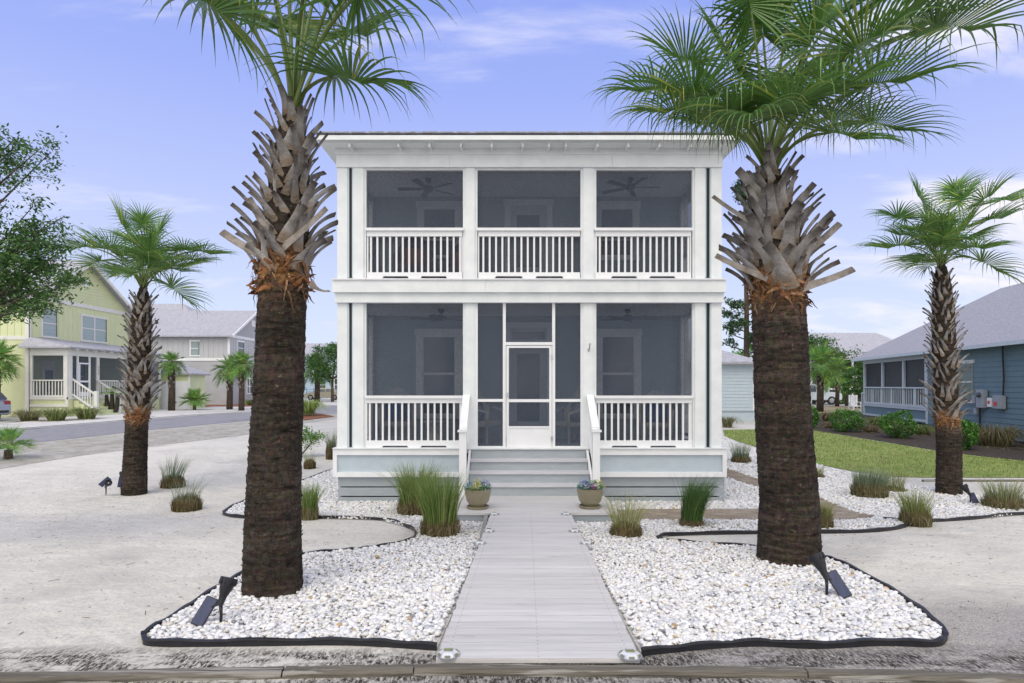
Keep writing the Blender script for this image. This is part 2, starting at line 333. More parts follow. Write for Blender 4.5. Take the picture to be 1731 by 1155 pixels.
cc=np.repeat(np.where(rng.random(n)[:,None]<.3,[[.33,.33,.13]],[[.20,.28,.06]])*rng.uniform(.7,1.25,(n,1)),4,0)
struct(npmesh('lawn_grass',V,F,leafm,cc),kind='stuff')
# ---------------------------------------------------------------- boardwalk and landing
wd=mat('greyed_white_deck_boards',(.61,.60,.585),(.48,.475,.465),rough=.65,scale=2.2,stretch=(.7,9,9),bump=.35,bscale=5,attr=True,lo=.4,hi=.8,c3=(.27,.26,.26),s3=4.0,t3=.70,w3=.04)
YN,YF=-7.79,-2.35; ZN,ZF=.43,.317
def wx(y): t=(y-YN)/(YF-YN); return (-.5227+t*(-.3286+.5227), .885+t*(.918-.885))
mb=MB(); y=YN; i=0
while y<YF-.01:
    w=.14 if y+.15<YF else YF-y; x0,x1=wx(y+w/2); z=ZN+(ZF-ZN)*(y-YN)/(YF-YN)+random.uniform(-.002,.002)
    j=random.uniform(-.006,.006); g=random.uniform(.90,1.03)
    mb.box(x0+j,y+.0055,z-.035,x1+j,y+w-.0055,z,(g,g,g*1.005))
    for sx in (x0+.07,(x0+x1)/2,x1-.07):
        for sy in (.035,w-.035): mb.box(sx-.0035,y+sy-.0035,z-.01,sx+.0035,y+sy+.0035,z+.0012,(.25,.23,.22))
    y+=w+.001
for x in (-.40,.2,.78): mb.box(x-.03,YN+.05,.1,x+.03,YF,.30,(.5,.5,.5))
struct(mb.obj('boardwalk',wd))
LX0,LX1=-1.18,1.67          # landing
mb=MB(); y=YF
while y<-.86:
    w=min(.14,-.84-y); g=random.uniform(.93,1.02); mb.box(LX0,y+.003,.282,LX1,y+w-.003,.317,(g,g,g)); y+=w+.001
mb2=MB().box(LX0+.02,YF+.03,0,LX1-.02,-.9,.279)
struct(mb.obj('landing',wd)); struct(mb2.obj('landing_skirt',slate))
# ---------------------------------------------------------------- pavers
pav=pix([(1040,878),(1040,862),(1160,860),(1388,861),(1300,828),(1228,806),(1224,790),(1300,815),(1390,843),(1477,874),(1440,878)],.05)
pavm=mat('tan_brick_pavers',(.30,.25,.19),(.37,.32,.26),rough=.9,scale=4,attr=True,bump=.4,bscale=50)
mb=MB(); a=np.array(pav); r=0; y=a[:,1].min()
while y<a[:,1].max():
    x=a[:,0].min()-(r%2)*.1
    while x<a[:,0].max():
        cxx,cyy=x+.1,y+.05
        if inpoly(np.array([cxx]),np.array([cyy]),pav)[0]:
            g=random.uniform(.72,1.12); z=tz(cyy)+.055+random.uniform(-.003,.003); mb.box(x+.004,y+.004,z-.05,x+.196,y+.096,z,(g,g*random.uniform(.94,1.02),g*random.uniform(.88,1)))
        x+=.2
    y+=.1; r+=1
struct(mb.obj('paver_path',pavm))
struct(drape('paver_path_bedding',pav,.03,mat('joint_sand',(.22,.20,.17),rough=1)))
# ---------------------------------------------------------------- white gravel
wk=[(wx(YN)[0],YN),(wx(YN)[1],YN),(wx(YF)[1],YF),(LX1,YF),(LX1,-.8),(LX0,-.8),(LX0,YF),(wx(YF)[0],YF)]
HX0,HX1=-3.38,4.06
hs=[(HX0,.02),(HX1,.02),(HX1,13),(HX0,13)]
bedL_near=[(738,1093),(650,1087),(560,1084),(400,1086),(262,1086),(243,1077),(250,1067),(300,1038),(350,1004),(415,967),(470,947),(510,937),(575,931),(640,924),(690,914),(703,903)]
bedL_far=[(690,890),(640,877),(520,874),(420,874),(378,868),(392,856),(420,845),(470,827),(523,808),(567,792)]
bedR_near=[(1085,1102),(1180,1092),(1280,1086),(1380,1090),(1490,1085),(1575,1087),(1597,1079),(1595,1066),(1560,1033),(1500,993),(1420,950),(1385,941),(1285,925),(1180,918),(1113,911),(1118,906)]
bedR_far=[(1135,903),(1250,900),(1440,898),(1510,893),(1536,885),(1520,879),(1493,877),(1560,880),(1640,876),(1731,868),(2000,850)]
bedR_top=[(2000,842),(1731,848),(1640,838),(1560,822),(1454,802),(1373,784),(1300,763),(1250,749),(1224,738),(1222,726),(1222,718),(1300,718)]
Lp=pix(bedL_near,.03)+pix(bedL_far,.03)+[(-3.6,5.5),(HX0,5.2),(HX0,.02),(-1,.02),(-.9,-2.3),(wx(YF)[0],YF),(wx(-5)[0],-5)]
rt=pix([(1225,727),(1290,725)],.02)
Rp=pix(bedR_near,.03)+pix(bedR_far,.03)+pix(bedR_top[:9],.03)+[(HX1,10.3),(HX1,.02),(1.5,.02),(LX1,YF),(wx(YF)[1],YF),(wx(-5)[1],-5)]
under=mat('gravel_bed_fines',(.42,.41,.39),(.62,.61,.58),rough=1,scale=30,bump=.6,bscale=40)
struct(drape('gravel_bed_fines',Lp,.01,under),kind='stuff'); struct(drape('gravel_bed_fines',Rp,.01,under),kind='stuff')
def ico(sub):
    bm=bmesh.new(); bmesh.ops.create_icosphere(bm,subdivisions=sub,radius=1); v=np.array([q.co[:] for q in bm.verts]); f=np.array([[q.index for q in x.verts] for x in bm.faces]); bm.free(); return v,f
def pebbles(name,pts,s0,s1,sub,layer=.035):
    bv,bf=ico(sub); n=len(pts); variants=[]
    for k in range(12):
        d=bv.copy(); 
        for _ in range(3):
            ax=rng.normal(size=3); ax/=np.linalg.norm(ax); d*=(1+.16*np.sign(bv@ax)*np.abs(bv@ax)**1.5)[:,None]
        variants.append(d)
    vs=np.array(variants)[rng.integers(0,12,n)]
    a=rng.uniform(s0,s1,n)*np.where(rng.random(n)<.12,1.3,1); sc=np.stack([a,a*rng.uniform(.6,.9,n),a*rng.uniform(.4,.65,n)],1)
    vs=vs*sc[:,None,:]
    yaw=rng.uniform(0,6.28,n); tl=rng.normal(0,.35,n)
    cy,sy=np.cos(yaw),np.sin(yaw); ct,st=np.cos(tl),np.sin(tl)
    x=vs[:,:,0]*ct[:,None]-vs[:,:,2]*st[:,None]; z=vs[:,:,0]*st[:,None]+vs[:,:,2]*ct[:,None]; y=vs[:,:,1]
    X=x*cy[:,None]-y*sy[:,None]+pts[:,0][:,None]; Y=x*sy[:,None]+y*cy[:,None]+pts[:,1][:,None]
    Z=z+(tzv(pts[:,1])+.014+rng.uniform(0,layer,n))[:,None]
    V=np.stack([X,Y,Z],2).reshape(-1,3); F=(bf[None]+(np.arange(n)*len(bv))[:,None,None]).reshape(-1,3)
    r=rng.random(n); col=np.ones((n,3))*rng.uniform(.66,.90,(n,1))
    col[:,2]*=rng.uniform(.93,1.02,n)
    m=r<.10; col[m]=np.array([.60,.62,.66])*rng.uniform(.75,1.1,(m.sum(),1))
    m=(r>.10)&(r<.17); col[m]=np.array([.76,.72,.62])*rng.uniform(.85,1.05,(m.sum(),1))
    m=(r>.17)&(r<.178); col[m]=np.array([.52,.36,.19])*rng.uniform(.7,1.2,(m.sum(),1))
    m=(r>.185)&(r<.195); col[m]=np.array([.30,.31,.34])*rng.uniform(.8,1.2,(m.sum(),1))
    return struct(npmesh(name,V,F,pebm,np.repeat(col,len(bv),0),smooth=True),kind='stuff')
pebm=mat('white_marble_pebble',(1,1,1),(.86,.86,.87),rough=.42,scale=30,attr=True,bump=.15,bscale=90,spec=.35)
ex=[wk,hs,pav]
for nm,po in (('white_gravel',Lp),('white_gravel',Rp)):
    pts=scatter(po,1850,ex,.03); D=pts[:,1]+CY
    pebbles(nm,pts[D<6.6],.011,.031,2)
    m=(D>=6.6)&(D<11); pebbles(nm,pts[m],.012,.031,1)
    q=pts[(D>=11)]; q=q[rng.random(len(q))<.5]; q=q[q[:,0]<24]; pebbles(nm,q,.024,.04,1)
# stray pebbles and litter on the sand
# ---------------------------------------------------------------- black edging
def edging(pxs,label,h=.055,wob=.006):
    pts=[G(x,y,.03) for x,y in pxs]
    # smooth
    q=[]
    for i in range(len(pts)-1):
        p0=pts[max(i-1,0)];p1=pts[i];p2=pts[i+1];p3=pts[min(i+2,len(pts)-1)]
        for k in range(8):
            t=k/8; q.append(.5*((2*p1)+(-p0+p2)*t+(2*p0-5*p1+4*p2-p3)*t*t+(-p0+3*p1-3*p2+p3)*t**3))
    q.append(pts[-1]); mb=MB(); vs=[]; k=len(q)
    for i,p in enumerate(q):
        t=(q[min(i+1,k-1)]-q[max(i-1,0)]); t.z=0; t.normalize(); nn=Vector((-t.y,t.x,0))*.009; z=tz(p.y); hh=h+math.sin(i*.9)*wob+random.uniform(-.002,.002)
        for o,zz in ((nn*1,z-.03),(nn*1,z+hh*.75),(nn*1.9,z+hh*.82),(nn*1.6,z+hh),(-nn*1.6,z+hh),(-nn*1.9,z+hh*.82),(-nn,z+hh*.75),(-nn,z-.03)): vs.append((p.x+o.x,p.y+o.y,zz))
    fs=[(i*8+j,i*8+j+1,(i+1)*8+j+1,(i+1)*8+j) for i in range(k-1) for j in range(7)]
    fs+=[tuple(range(8)),tuple((k-1)*8+j for j in range(7,-1,-1))]
    mb.add(vs,fs); return tag(mb.obj('garden_edging',black),label,'edging','black plastic edging round the gravel beds')
edging(bedL_near[:13]+[(610,928)]+bedL_near[13:]+bedL_far[:10],'black plastic edging round the left white gravel bed')
edging(bedR_near+bedR_far[:6],'black plastic edging round the gravel bed right of the boardwalk')
edging(bedR_far[6:],'thin black edging between far right gravel and sand, by the small right palm')
# ---------------------------------------------------------------- timber kerb
tim=mat('weathered_timber',(.085,.078,.064),(.17,.155,.125),rough=.9,scale=3,stretch=(.5,9,9),bump=.9,bscale=6,c3=(.27,.26,.235),s3=2.2,t3=.56,w3=.05)
def timber(xa,ya,xb,yb,label,h=.10):
    a=G(xa,ya,.05); b=G(xb,yb,.05); d=b-a; L_=d.length; ang=math.atan2(d.y,d.x)
    M=Matrix.Translation((a.x,a.y,0))@Matrix.Rotation(ang,4,'Z'); mb=MB(); n=26; vs=[]
    pr=[(-.04,-.1),(-.045,.02),(-.035,.045),(.035,.048),(.045,.02),(.04,-.1)]
    for i in range(n+1):
        x=L_*i/n
        for (u,v) in pr:
            p=M@Vector((x,u+random.uniform(-.002,.002),0)); vs.append((p.x,p.y,tz(a.y)+v+random.uniform(-.004,.004)+(.0)))
    k=len(pr); fs=[(i*k+j,i*k+(j+1)%k,(i+1)*k+(j+1)%k,(i+1)*k+j) for i in range(n) for j in range(k)]+[tuple(range(k)),tuple(n*k+j for j in range(k-1,-1,-1))]
    mb.add(vs,fs); return tag(mb.obj('landscape_timber',tim),label,'kerb timber','timber kerb along the front of the yard')
timber(-420,1149,478,1130,'weathered landscape timber half sunk in sand at lower left')
timber(481,1130,699,1126,'short weathered landscape timber left of the boardwalk end')
timber(702,1125,1360,1130,'weathered landscape timber directly before the boardwalk end')
timber(1363,1131,2150,1156,'weathered landscape timber half sunk in grit at lower right')
timber(1560,811,2000,811,'thin timber strip along the lower edge of the lawn behind the right palm')
# small litter on the sand
def litter():
    poly=pix([(0,1150),(1731,1150),(1731,820),(1560,880),(1500,900),(1200,915),(1420,955),(1600,1060),(1600,1095),(1090,1108),(735,1100),(250,1090),(230,1070),(400,965),(640,920),(640,885),(380,880),(200,800),(0,800)])
    p=scatter(poly,15); n=len(p); P0=np.c_[p,tzv(p[:,1])+.004]; az=rng.uniform(0,6.28,n)
    Ls=rng.uniform(.005,.036,n)*np.where(rng.random(n)<.10,1.5,.5); w=rng.uniform(.0015,.004,n)
    d=np.stack([np.cos(az),np.sin(az),rng.uniform(-.02,.12,n)],1)*Ls[:,None]; s=np.stack([-np.sin(az),np.cos(az),np.zeros(n)],1)*w[:,None]
    up=np.array([0,0,.003]); V=np.stack([P0-d-s,P0-d+s,P0+d+s,P0+d-s,P0-d+up,P0+d+up],1).reshape(-1,3)
    q=np.array([[0,3,5],[0,5,4],[1,4,5],[1,5,2],[0,4,1],[3,2,5]]); F=(q[None]+(np.arange(n)*6)[:,None,None]).reshape(-1,3)
    c=np.array([[.05,.04,.03],[.12,.08,.045],[.20,.13,.07],[.04,.04,.035]])[rng.integers(0,4,n)]
    struct(npmesh('pine_litter',V,F,mat('twig_bits',(1,1,1),rough=.9,attr=True),np.repeat(c,6,0)),kind='stuff')
litter()
# ---------------------------------------------------------------- main house
house=thing('porch_house','two-storey white beach house with screened porches on both floors','house',(.34,0,0))
H=lambda mb,nm,m,sm=None: mb.obj(nm,m,house,sm)
def wall_siding(mb,x0,x1,y,z0,z1,ny=-1,exp=.16):       # lap siding on a wall facing -Y/+Y at depth y
    z=z0
    while z<z1-.01:
        h=min(exp,z1-z); a,b=(y+ny*.018,y+ny*.006)
        mb.add([(x0,a,z),(x1,a,z),(x1,b,z+h),(x0,b,z+h),(x0,y+ny*.006,z),(x1,y+ny*.006,z)],[(0,1,2,3),(0,1,5,4)]); z+=exp
def wall_siding_x(mb,y0,y1,x,z0,z1,nx=-1,exp=.16):
    z=z0
    while z<z1-.01:
        h=min(exp,z1-z); a,b=(x+nx*.018,x+nx*.006)
        mb.add([(a,y0,z),(a,y1,z),(b,y1,z+h),(b,y0,z+h),(b,y0,z),(b,y1,z)],[(0,1,2,3),(0,1,5,4)]); z+=exp
# columns (upper and lower storeys)
for (ya,yb) in ((282.5,471.5),(511,758)):
    for x0,x1 in ((570,587),(597,614.5),(787,802.5),(986,1003.5),(1175,1191.5),(1202.5,1220)):
        mb=MB(); mb.pbox(x0,ya,x1,yb,0,.16); H(mb,'porch_column',white)
    # grey-blue corner strips with a screened slit between them
    for x0,x1 in ((587,590),(595,597),(1191.5,1194),(1200,1202.5)):
        mb=MB(); mb.pbox(x0,ya+1,x1,yb-2,.012,.1); H(mb,'corner_trim',trimblue)
    for x0,x1 in ((589.5,595.5),(1193.5,1200.5)): H(MB().pbox(x0,ya+1,x1,yb-2,.05,.06),'slit_screen',metal_dark)
    # frames round bays
    for x0,x1 in ((614.5,787),(802.5,986),(1003.5,1175)):
        mb=MB(); mb.pbox(x0,ya,x0+4.5,yb,.03,.14); mb.pbox(x1-4.5,ya,x1,yb,.03,.14); mb.pbox(x0+4.5,ya-1,x1-4.5,ya+5 if ya<300 else ya+1.6,.03,.14); H(mb,'bay_frame',white)
# side and rear porch columns
for z0,z1 in ((1.09,3.9),(4.39,6.55)):
    for x in (HX0,HX1-.17):
        mb=MB(); mb.box(x,2.22,z0,x+.17,2.40,z1); H(mb,'porch_column',white)
        H(MB().box(x+.07,.16,z0+.9,x+.08,2.22,z1),'side_screen',screen)
        H(MB().box(x+.04,.16,z0+.86,x+.14,2.22,z0+.93),'side_rail',white)
        mb=MB().box(x+.06,.16,z0+.08,x+.11,2.22,z0+.14)
        for k in range(16): mb.box(x+.068,.24+k*.125,z0+.14,x+.1,.272+k*.125,z0+.86)
        H(mb,'side_balustrade',white)
# beams, bands
H(MB().pbox(561.5,472.5,820,494,-.12,.2).pbox(820.3,472.5,1080,494,-.12,.2).pbox(1080.3,472.5,1227.5,494,-.12,.2),'band_board',white)
H(MB().pbox(561,470.6,1228,472.8,-.15,.2),'band_cap',bright)
H(MB().pbox(566,494.2,930,511.5,-.06,.18).pbox(930.3,494.2,1223.5,511.5,-.06,.18),'lower_beam',white)
H(MB().pbox(568,261,760,282.5,-.03,.18).pbox(760.3,261,1035,282.5,-.03,.18).pbox(1035.3,261,1222,282.5,-.03,.18),'upper_beam',white)
H(MB().pbox(566,249,1224,261,-.06,.18),'frieze_board',white)
for x in (HX0,HX1-.1):
    H(MB().box(x-.02,.18,3.85,x+.12,2.4,4.39),'side_beam',white); H(MB().box(x-.02,.18,6.5,x+.12,2.4,6.95),'side_beam',white)
# decks and ceilings
H(MB().box(HX0+.02,.01,1.0,HX1-.02,2.4,1.09),'lower_deck_floor',slate)
H(MB().box(HX0+.02,.2,4.30,HX1-.02,2.4,4.39),'upper_deck_floor',slate)
def beadceil(z,y0):
    mb=MB(); x=HX0+.02
    while x<HX1-.03: mb.box(x,y0,z,x+.095,2.4,z+.02); x+=.1
    mb.box(HX0+.02,y0,z+.02,HX1-.02,2.4,z+.04); return mb
H(beadceil(3.93,.2),'lower_ceiling',mat('ceiling_white',(.86,.88,.90),rough=.6)); H(beadceil(6.70,.2),'upper_ceiling',MATS['ceiling_white'])
# screens
for (xa,ya,xb,yb) in ((619,286,783,471),(807,286,982,471),(1006,286,1170,471),(619,512,783,758),(1006,512,1170,758)):
    H(MB().pbox(xa,ya,xb,yb,.10,.104),'insect_screen',screen)
# railings
def railing(xa,xb,top,rt,bt,bb,b0,pitch,n):
    mb=MB(); mb.pbox(xa,top,xb,top+4.6,-.035,.09)                      # cap
    mb.pbox(xa+2,top+4.6,xb-2,rt,.005,.075)
    r=H(mb,'railing',bright)
    # bottom rail with two relief notches
    A=P(xa+2,bb,.005); B=P(xb-2,bt,.005); w=B.x-A.x; zt,zb=B.z,A.z; nt_=.05; pts=[(A.x,zb)]
    for c in (.30,.70):
        cx_=A.x+w*c; hw=w*.125+.03; pts+=[(cx_-hw,zb),(cx_-hw+.03,zb+nt_),(cx_+hw-.03,zb+nt_),(cx_+hw,zb)]
    pts+=[(B.x,zb),(B.x,zt),(A.x,zt)]
    m2=MB(); m2.prism(pts,(.005,.075),1).obj('bottom_rail',bright,r)
    first=None
    for i in range(n):
        a=P(b0+i*pitch-1.55,bt,.02); b=P(b0+i*pitch+1.55,rt,.02)
        if first is None:
            first=MB().box(a.x,.02,a.z,b.x,.055,b.z).obj('baluster',bright,r); x00=a.x
        else:
            c=first.copy(); C.objects.link(c); c.parent=r; c.location.x=a.x-x00
# upper three, lower two
railing(618,783.5,385,399.5,460.5,471,627,10.76,15)
railing(806.5,982.5,385,399.5,460.5,471,817,10.74,15)
railing(1005,1170.5,385,399.5,460.5,471,1014,10.7,15)
railing(617,784,669,681.6,745,758,625,10.95,15)
railing(1005,1172,669,681.6,745,758,1012.5,10.95,15)
# small end half balusters are against the frames
for xa,ya,xb,yb in ((620.5,399.5,622.5,460.5),(780,399.5,782,460.5),(808,399.5,810,460.5),(1007,399.5,1009,460.5),(1166.5,399.5,1168.5,460.5),(618.5,681.6,620.6,745),(781,681.6,783,745),(1007,681.6,1009,745),(1167.5,681.6,1169.5,745)):
    H(MB().pbox(xa,ya,xb,yb,.02,.055),'end_baluster',bright)
# door bay of the lower porch
for x0,x1,y0,y1 in ((802.5,807.5,511,757),(850,855,512,757),(933.5,938.5,512,757),(981.5,986,511,757)): H(MB().pbox(x0,y0,x1,y1,.02,.12),'screen_post',bright)
H(MB().pbox(855,578.5,933.5,583.5,.02,.12),'door_head',bright)
for x0,x1 in ((807.5,850),(938.5,981.5)): H(MB().pbox(x0,674.8,x1,679.5,.03,.11),'side_light_rail',bright)
H(MB().pbox(807.5,754.5,850,757,.03,.11),'side_light_sill',bright); H(MB().pbox(938.5,754.5,981.5,757,.03,.11),'side_light_sill',bright)
for x0,y0,x1,y1 in ((807,512,850.5,675),(938,512,982,675),(807,679,850.5,755),(938,679,982,755),(855,512,933.5,579)): H(MB().pbox(x0,y0,x1,y1,.07,.074),'insect_screen',screen)
mb=MB(); mb.pbox(856,584.5,860,756.5,.03,.075); mb.pbox(928.5,584.5,932.8,756.5,.03,.075); mb.pbox(860,584.5,928.5,588.3,.03,.075); mb.pbox(860,675,928.5,680,.03,.075); mb.pbox(860,720.8,928.5,723.6,.03,.075)
door=H(mb,'screen_door',bright)
MB().pbox(860,588,928.5,675,.055,.059).obj('door_screen',screen,door); MB().pbox(860,680,928.5,721,.055,.059).obj('door_screen',screen,door)
MB().pbox(860,723.6,928.5,756.5,.045,.065).obj('kick_panel',bright,door)
MB().pbox(856.8,664,858.8,672,-.02,.03).obj('door_handle',mat('brushed_nickel',(.5,.5,.5),rough=.3,metal=1),door)
for y in (600,738): MB().pbox(931.3,y,934.5,y+7,.0,.03).obj('hinge',MATS['brushed_nickel'],door)
# base: white border, pale blue panel, slatted skirt
for xa,xb in ((561.8,776.5),(1000,1229.5)):
    H(MB().pbox(xa,757.6,xb,759.4,-.10,.3),'deck_nosing',white)
    H(MB().pbox(xa+.8,759.4,xb-.8,769.5,-.075,.1),'water_table_board',bright)
    H(MB().pbox(xa+.8,798.6,xb-.8,806.8,-.075,.1),'water_table_board',bright)
    H(MB().pbox(xa+7,769.5,xb-.8,798.6,-.03,.05),'base_panel',blue) if xa<700 else H(MB().pbox(xa+.8,769.5,xb-7,798.6,-.03,.05),'base_panel',blue)
    if xa<700: H(MB().pbox(xa+.8,769.5,xa+7.5,798.6,-.075,.1),'corner_board',bright)
    else: H(MB().pbox(xb-7.5,769.5,xb-.8,798.6,-.075,.1),'corner_board',bright)
    sx0,sx1=(571.5,790) if xa<700 else (1000,1224.5)
    for y0,y1 in ((807,822.4),(824.4,838.4),(840.6,860)): H(MB().pbox(sx0,y0,sx1,y1,.0,.03),'skirt_board',slate)
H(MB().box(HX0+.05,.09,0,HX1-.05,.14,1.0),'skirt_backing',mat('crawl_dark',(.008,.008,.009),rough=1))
for x in (HX0-.01,HX1-.02):
    H(MB().box(x,.15,-.05,x+.03,2.4,1.0),'side_skirt',slate)
# deck edge behind stairs
H(MB().pbox(776.5,757,1000,760,-.03,.1),'threshold_board',white)
# stairs
st=MB()
for k in range(1,4):
    z=1.09-.193*k; st.box(-.80,-.28*k-.03,z-.035,1.44,-.28*(k-1)-.0,z)
stairs=st.obj('porch_stairs',mat('tread_paint',(.58,.58,.61),(.50,.50,.53),rough=.6,scale=3,stretch=(.6,6,6)),house)
rs=MB()
for k in range(4): rs.box(-.79,-.28*k+.0,.3,1.43,-.28*k+.02,1.09-.193*k-.036)
rs.obj('riser',slate,stairs)
for x in (-.84,1.44): 
    pts=[(0,.3),(-.86,.3),(-.86,.52),(-.02,1.06),(0,1.06)]
    MB().prism(pts,(x,x+.04),0).obj('stringer',bright,stairs)
def stair_rail(xc):
    m=MB(); m.box(xc-.065,-.93,.3,xc+.065,-.80,1.475); nw=m.obj('stair_newel',bright,stairs)
    MB().box(xc-.09,-.955,1.475,xc+.09,-.775,1.51).obj('newel_cap',bright,stairs)
    za,zb=2.09,1.515; ya,yb=-.01,-.82
    MB().prism([(yb,zb),(yb,zb+.045),(ya,za+.045),(ya,za)],(xc-.07,xc+.07),0).obj('handrail',bright,stairs)
    MB().prism([(yb,zb-.09),(yb,zb-.002),(ya,za-.002),(ya,za-.09)],(xc-.02,xc+.02),0).obj('under_rail',bright,stairs)
    MB().prism([(-.8,.62),(-.8,.70),(-.02,1.24),(-.02,1.16)],(xc-.02,xc+.02),0).obj('lower_rail',bright,stairs)
    for k in range(6):
        y=-.12-.12*k; f=(y+.01)/(-.81); MB().box(xc-.016,y-.016,1.17+(y)*.69,xc+.016,y+.016,2.0+(y)*.71).obj('stair_baluster',bright,stairs)
stair_rail(-.885); stair_rail(1.515)
# inner walls, doors, windows
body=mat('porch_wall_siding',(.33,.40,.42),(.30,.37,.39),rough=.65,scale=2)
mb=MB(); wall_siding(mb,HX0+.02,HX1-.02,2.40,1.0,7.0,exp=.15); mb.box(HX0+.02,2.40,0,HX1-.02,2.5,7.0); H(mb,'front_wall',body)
def win(x0,x1,y0,y1,mid,Y=2.40,hd=8,par=None,trim=white,tw=11,gl=None):
    w=MB(); w.pbox(x0-tw,y0-2,x0,y1+2,Y-.06,Y); w.pbox(x1,y0-2,x1+tw,y1+2,Y-.06,Y); w.pbox(x0-tw-2,y0-2-hd,x1+tw+2,y0-2,Y-.075,Y); w.pbox(x0-tw-2,y1+2,x1+tw+2,y1+8,Y-.09,Y)
    f=w.obj('window',trim,par or house)
    s=MB(); s.pbox(x0,y0-2,x1,y0+1,Y-.045,Y); s.pbox(x0,mid-2,x1,mid+2,Y-.045,Y); s.pbox(x0,y1-1,x1,y1+2,Y-.045,Y); s.pbox(x0,y0+1,x0+2,y1-1,Y-.045,Y); s.pbox(x1-2,y0+1,x1,y1-1,Y-.045,Y); s.obj('sash',trim,f)
    MB().pbox(x0+1,y0,x1-1,y1,Y-.03,Y-.02).obj('pane',gl or glass,f); return f
win(714,770,569,700,632,hd=11); win(1017,1073,569,700,632,hd=11); win(715,771,353,432,405,hd=11,tw=10); win(1015,1071,353,432,405,hd=11,tw=10)
def edoor(x0,x1,y0,y1,gx0,gx1,gy0,gy1,transom=None,Y=2.40):
    w=MB(); w.pbox(x0-9,y0,x0,y1,Y-.06,Y); w.pbox(x1,y0,x1+9,y1,Y-.06,Y); w.pbox(x0-11,y0-10,x1+11,y0,Y-.075,Y)
    f=w.obj('entry_door',white,house)
    MB().pbox(x0,y0,x1,y1,Y-.045,Y-.01).obj('door_leaf',mat('door_paint',(.45,.52,.56),rough=.5),f)
    MB().pbox(gx0,gy0,gx1,gy1,Y-.055,Y-.046).obj('door_glass',glass,f)
    if transom: MB().pbox(*transom,Y-.055,Y-.046).obj('transom',glass,f)
edoor(862,925,555,738,874,912,598,712,(866,561,921,573.5)); edoor(862,925,347,470,874,912,364,452)
# outer shell
mb=MB(); wall_siding_x(mb,2.5,13,HX0+.02,0,6.95,-1); wall_siding_x(mb,2.5,13,HX1-.02,0,6.95,1); mb.box(HX0+.02,2.5,0,HX1-.02,13,6.95); H(mb,'side_walls',blue)
# eaves and roof
ex0,ex1,ey0,ey1,ez=-3.66,4.30,-.40,13.4,7.00
sof=mat('soffit_white',(.74,.76,.76),rough=.6)
H(MB().box(ex0+.03,ey0+.05,6.90,ex1-.03,ey1,6.925),'soffit',sof)
H(MB().pbox(535,228.6,1255,236.2,ey0-.05,ey0-.01),'drip_board',white); a=P(532,236.2,ey0); b=P(1262,238.6,ey0)
H(MB().box(ex0,ey0,b.z,ex1,ey0+.03,a.z),'fascia',bright)
for x in (ex0,ex1-.03): H(MB().box(x,ey0+.03,b.z,x+.03,ey1,7.0),'fascia',bright)
tail=None
for i,px in enumerate((590,642.5,695,748,800.5,853,897.5,926.5,979.5,1032,1085,1137.5,1190)):
    a=P(px-1.7,240,-.35)
    if tail is None:
        mt=MB().prism([(ey0+.06,6.90),(-.06,6.90),(-.06,6.84),(ey0+.10,6.823),(ey0+.06,6.823)],(a.x,a.x+.04),0); tail=H(mt,'rafter_tail',bright); tx0=a.x
    else:
        c=tail.copy(); C.objects.link(c); c.parent=house; c.location.x=a.x-tx0
shing=mat('grey_shingles',(.26,.27,.32),(.40,.41,.46),rough=.9,scale=14,stretch=(1,1,3),bump=.5,bscale=30)
mb=MB(); hx=(ex1-ex0)/2; cx_=(ex0+ex1)/2; zt=7.03; rz=zt+hx*.36
mb.add([(ex0-.03,ey0-.06,zt),(ex1+.03,ey0-.06,zt),(ex1+.03,ey1,zt),(ex0-.03,ey1,zt),(cx_,ey0+hx,rz),(cx_,ey1-hx,rz),(ex0-.03,ey0-.06,zt+.025),(ex1+.03,ey0-.06,zt+.025),(ex1+.03,ey1,zt+.025),(ex0-.03,ey1,zt+.025)],[(3,2,1,0),(0,1,7,6),(1,2,8,7),(2,3,9,8),(3,0,6,9),(6,7,4),(7,8,5,4),(8,9,5),(9,6,4,5)])
H(mb,'roof',shing)
x=ex0; mb=MB()
while x<ex1:
    mb.box(x,ey0-.075,zt+.004,x+random.uniform(.2,.32),ey0+.05,zt+.026+random.uniform(0,.004)); x+=.33
H(mb,'shingle_edge',shing)
# bracket on the column
a=P(995,588,0); mb=MB(); mb.tube([(a.x,0,a.z-.05),(a.x,-.03,a.z-.045),(a.x+.01,-.07,a.z+.0),(a.x+.015,-.10,a.z+.06)],.012,8); mb.box(a.x-.022,-.012,a.z-.08,a.x+.022,0,a.z-.01); mb.lathe([(.02,0),(.02,.03)],12,Matrix.Translation((a.x+.016,-.1,a.z+.05)))
H(mb,'flag_bracket',MATS['brushed_nickel'])
# ---------------------------------------------------------------- ceiling fans
def fan(px,py,Y,zc,label,rot):
    c=P(px,py,Y); t=thing('ceiling_fan',label,'ceiling fan',(c.x,Y,c.z),'ceiling fans under the porch ceilings')
    MB().tube([(c.x,Y,c.z),(c.x,Y,zc-.03)],.014,10).obj('downrod',metal_dark,t)
    MB().lathe([(.02,zc-.09),(.05,zc-.07),(.07,zc-.0)],18,Matrix.Translation((c.x,Y,0))).obj('canopy',metal_dark,t)
    MB().lathe([(.03,-.07),(.09,-.06),(.11,-.02),(.11,.03),(.08,.06),(.03,.075)],20,Matrix.Translation((c.x,Y,c.z))).obj('motor',metal_dark,t)
    for k in range(5):
        M=Matrix.Translation((c.x,Y,c.z-.01))@Matrix.Rotation(rot+k*2*math.pi/5,4,'Z')@Matrix.Rotation(R(12),4,'X')
        m=MB(); m.prism([(.09,-.022),(.2,-.05),(.62,-.07),(.65,-.04),(.65,.04),(.62,.07),(.2,.05),(.09,.022)],(-.005,.005),2,M); m.obj('blade',metal_dark,t)
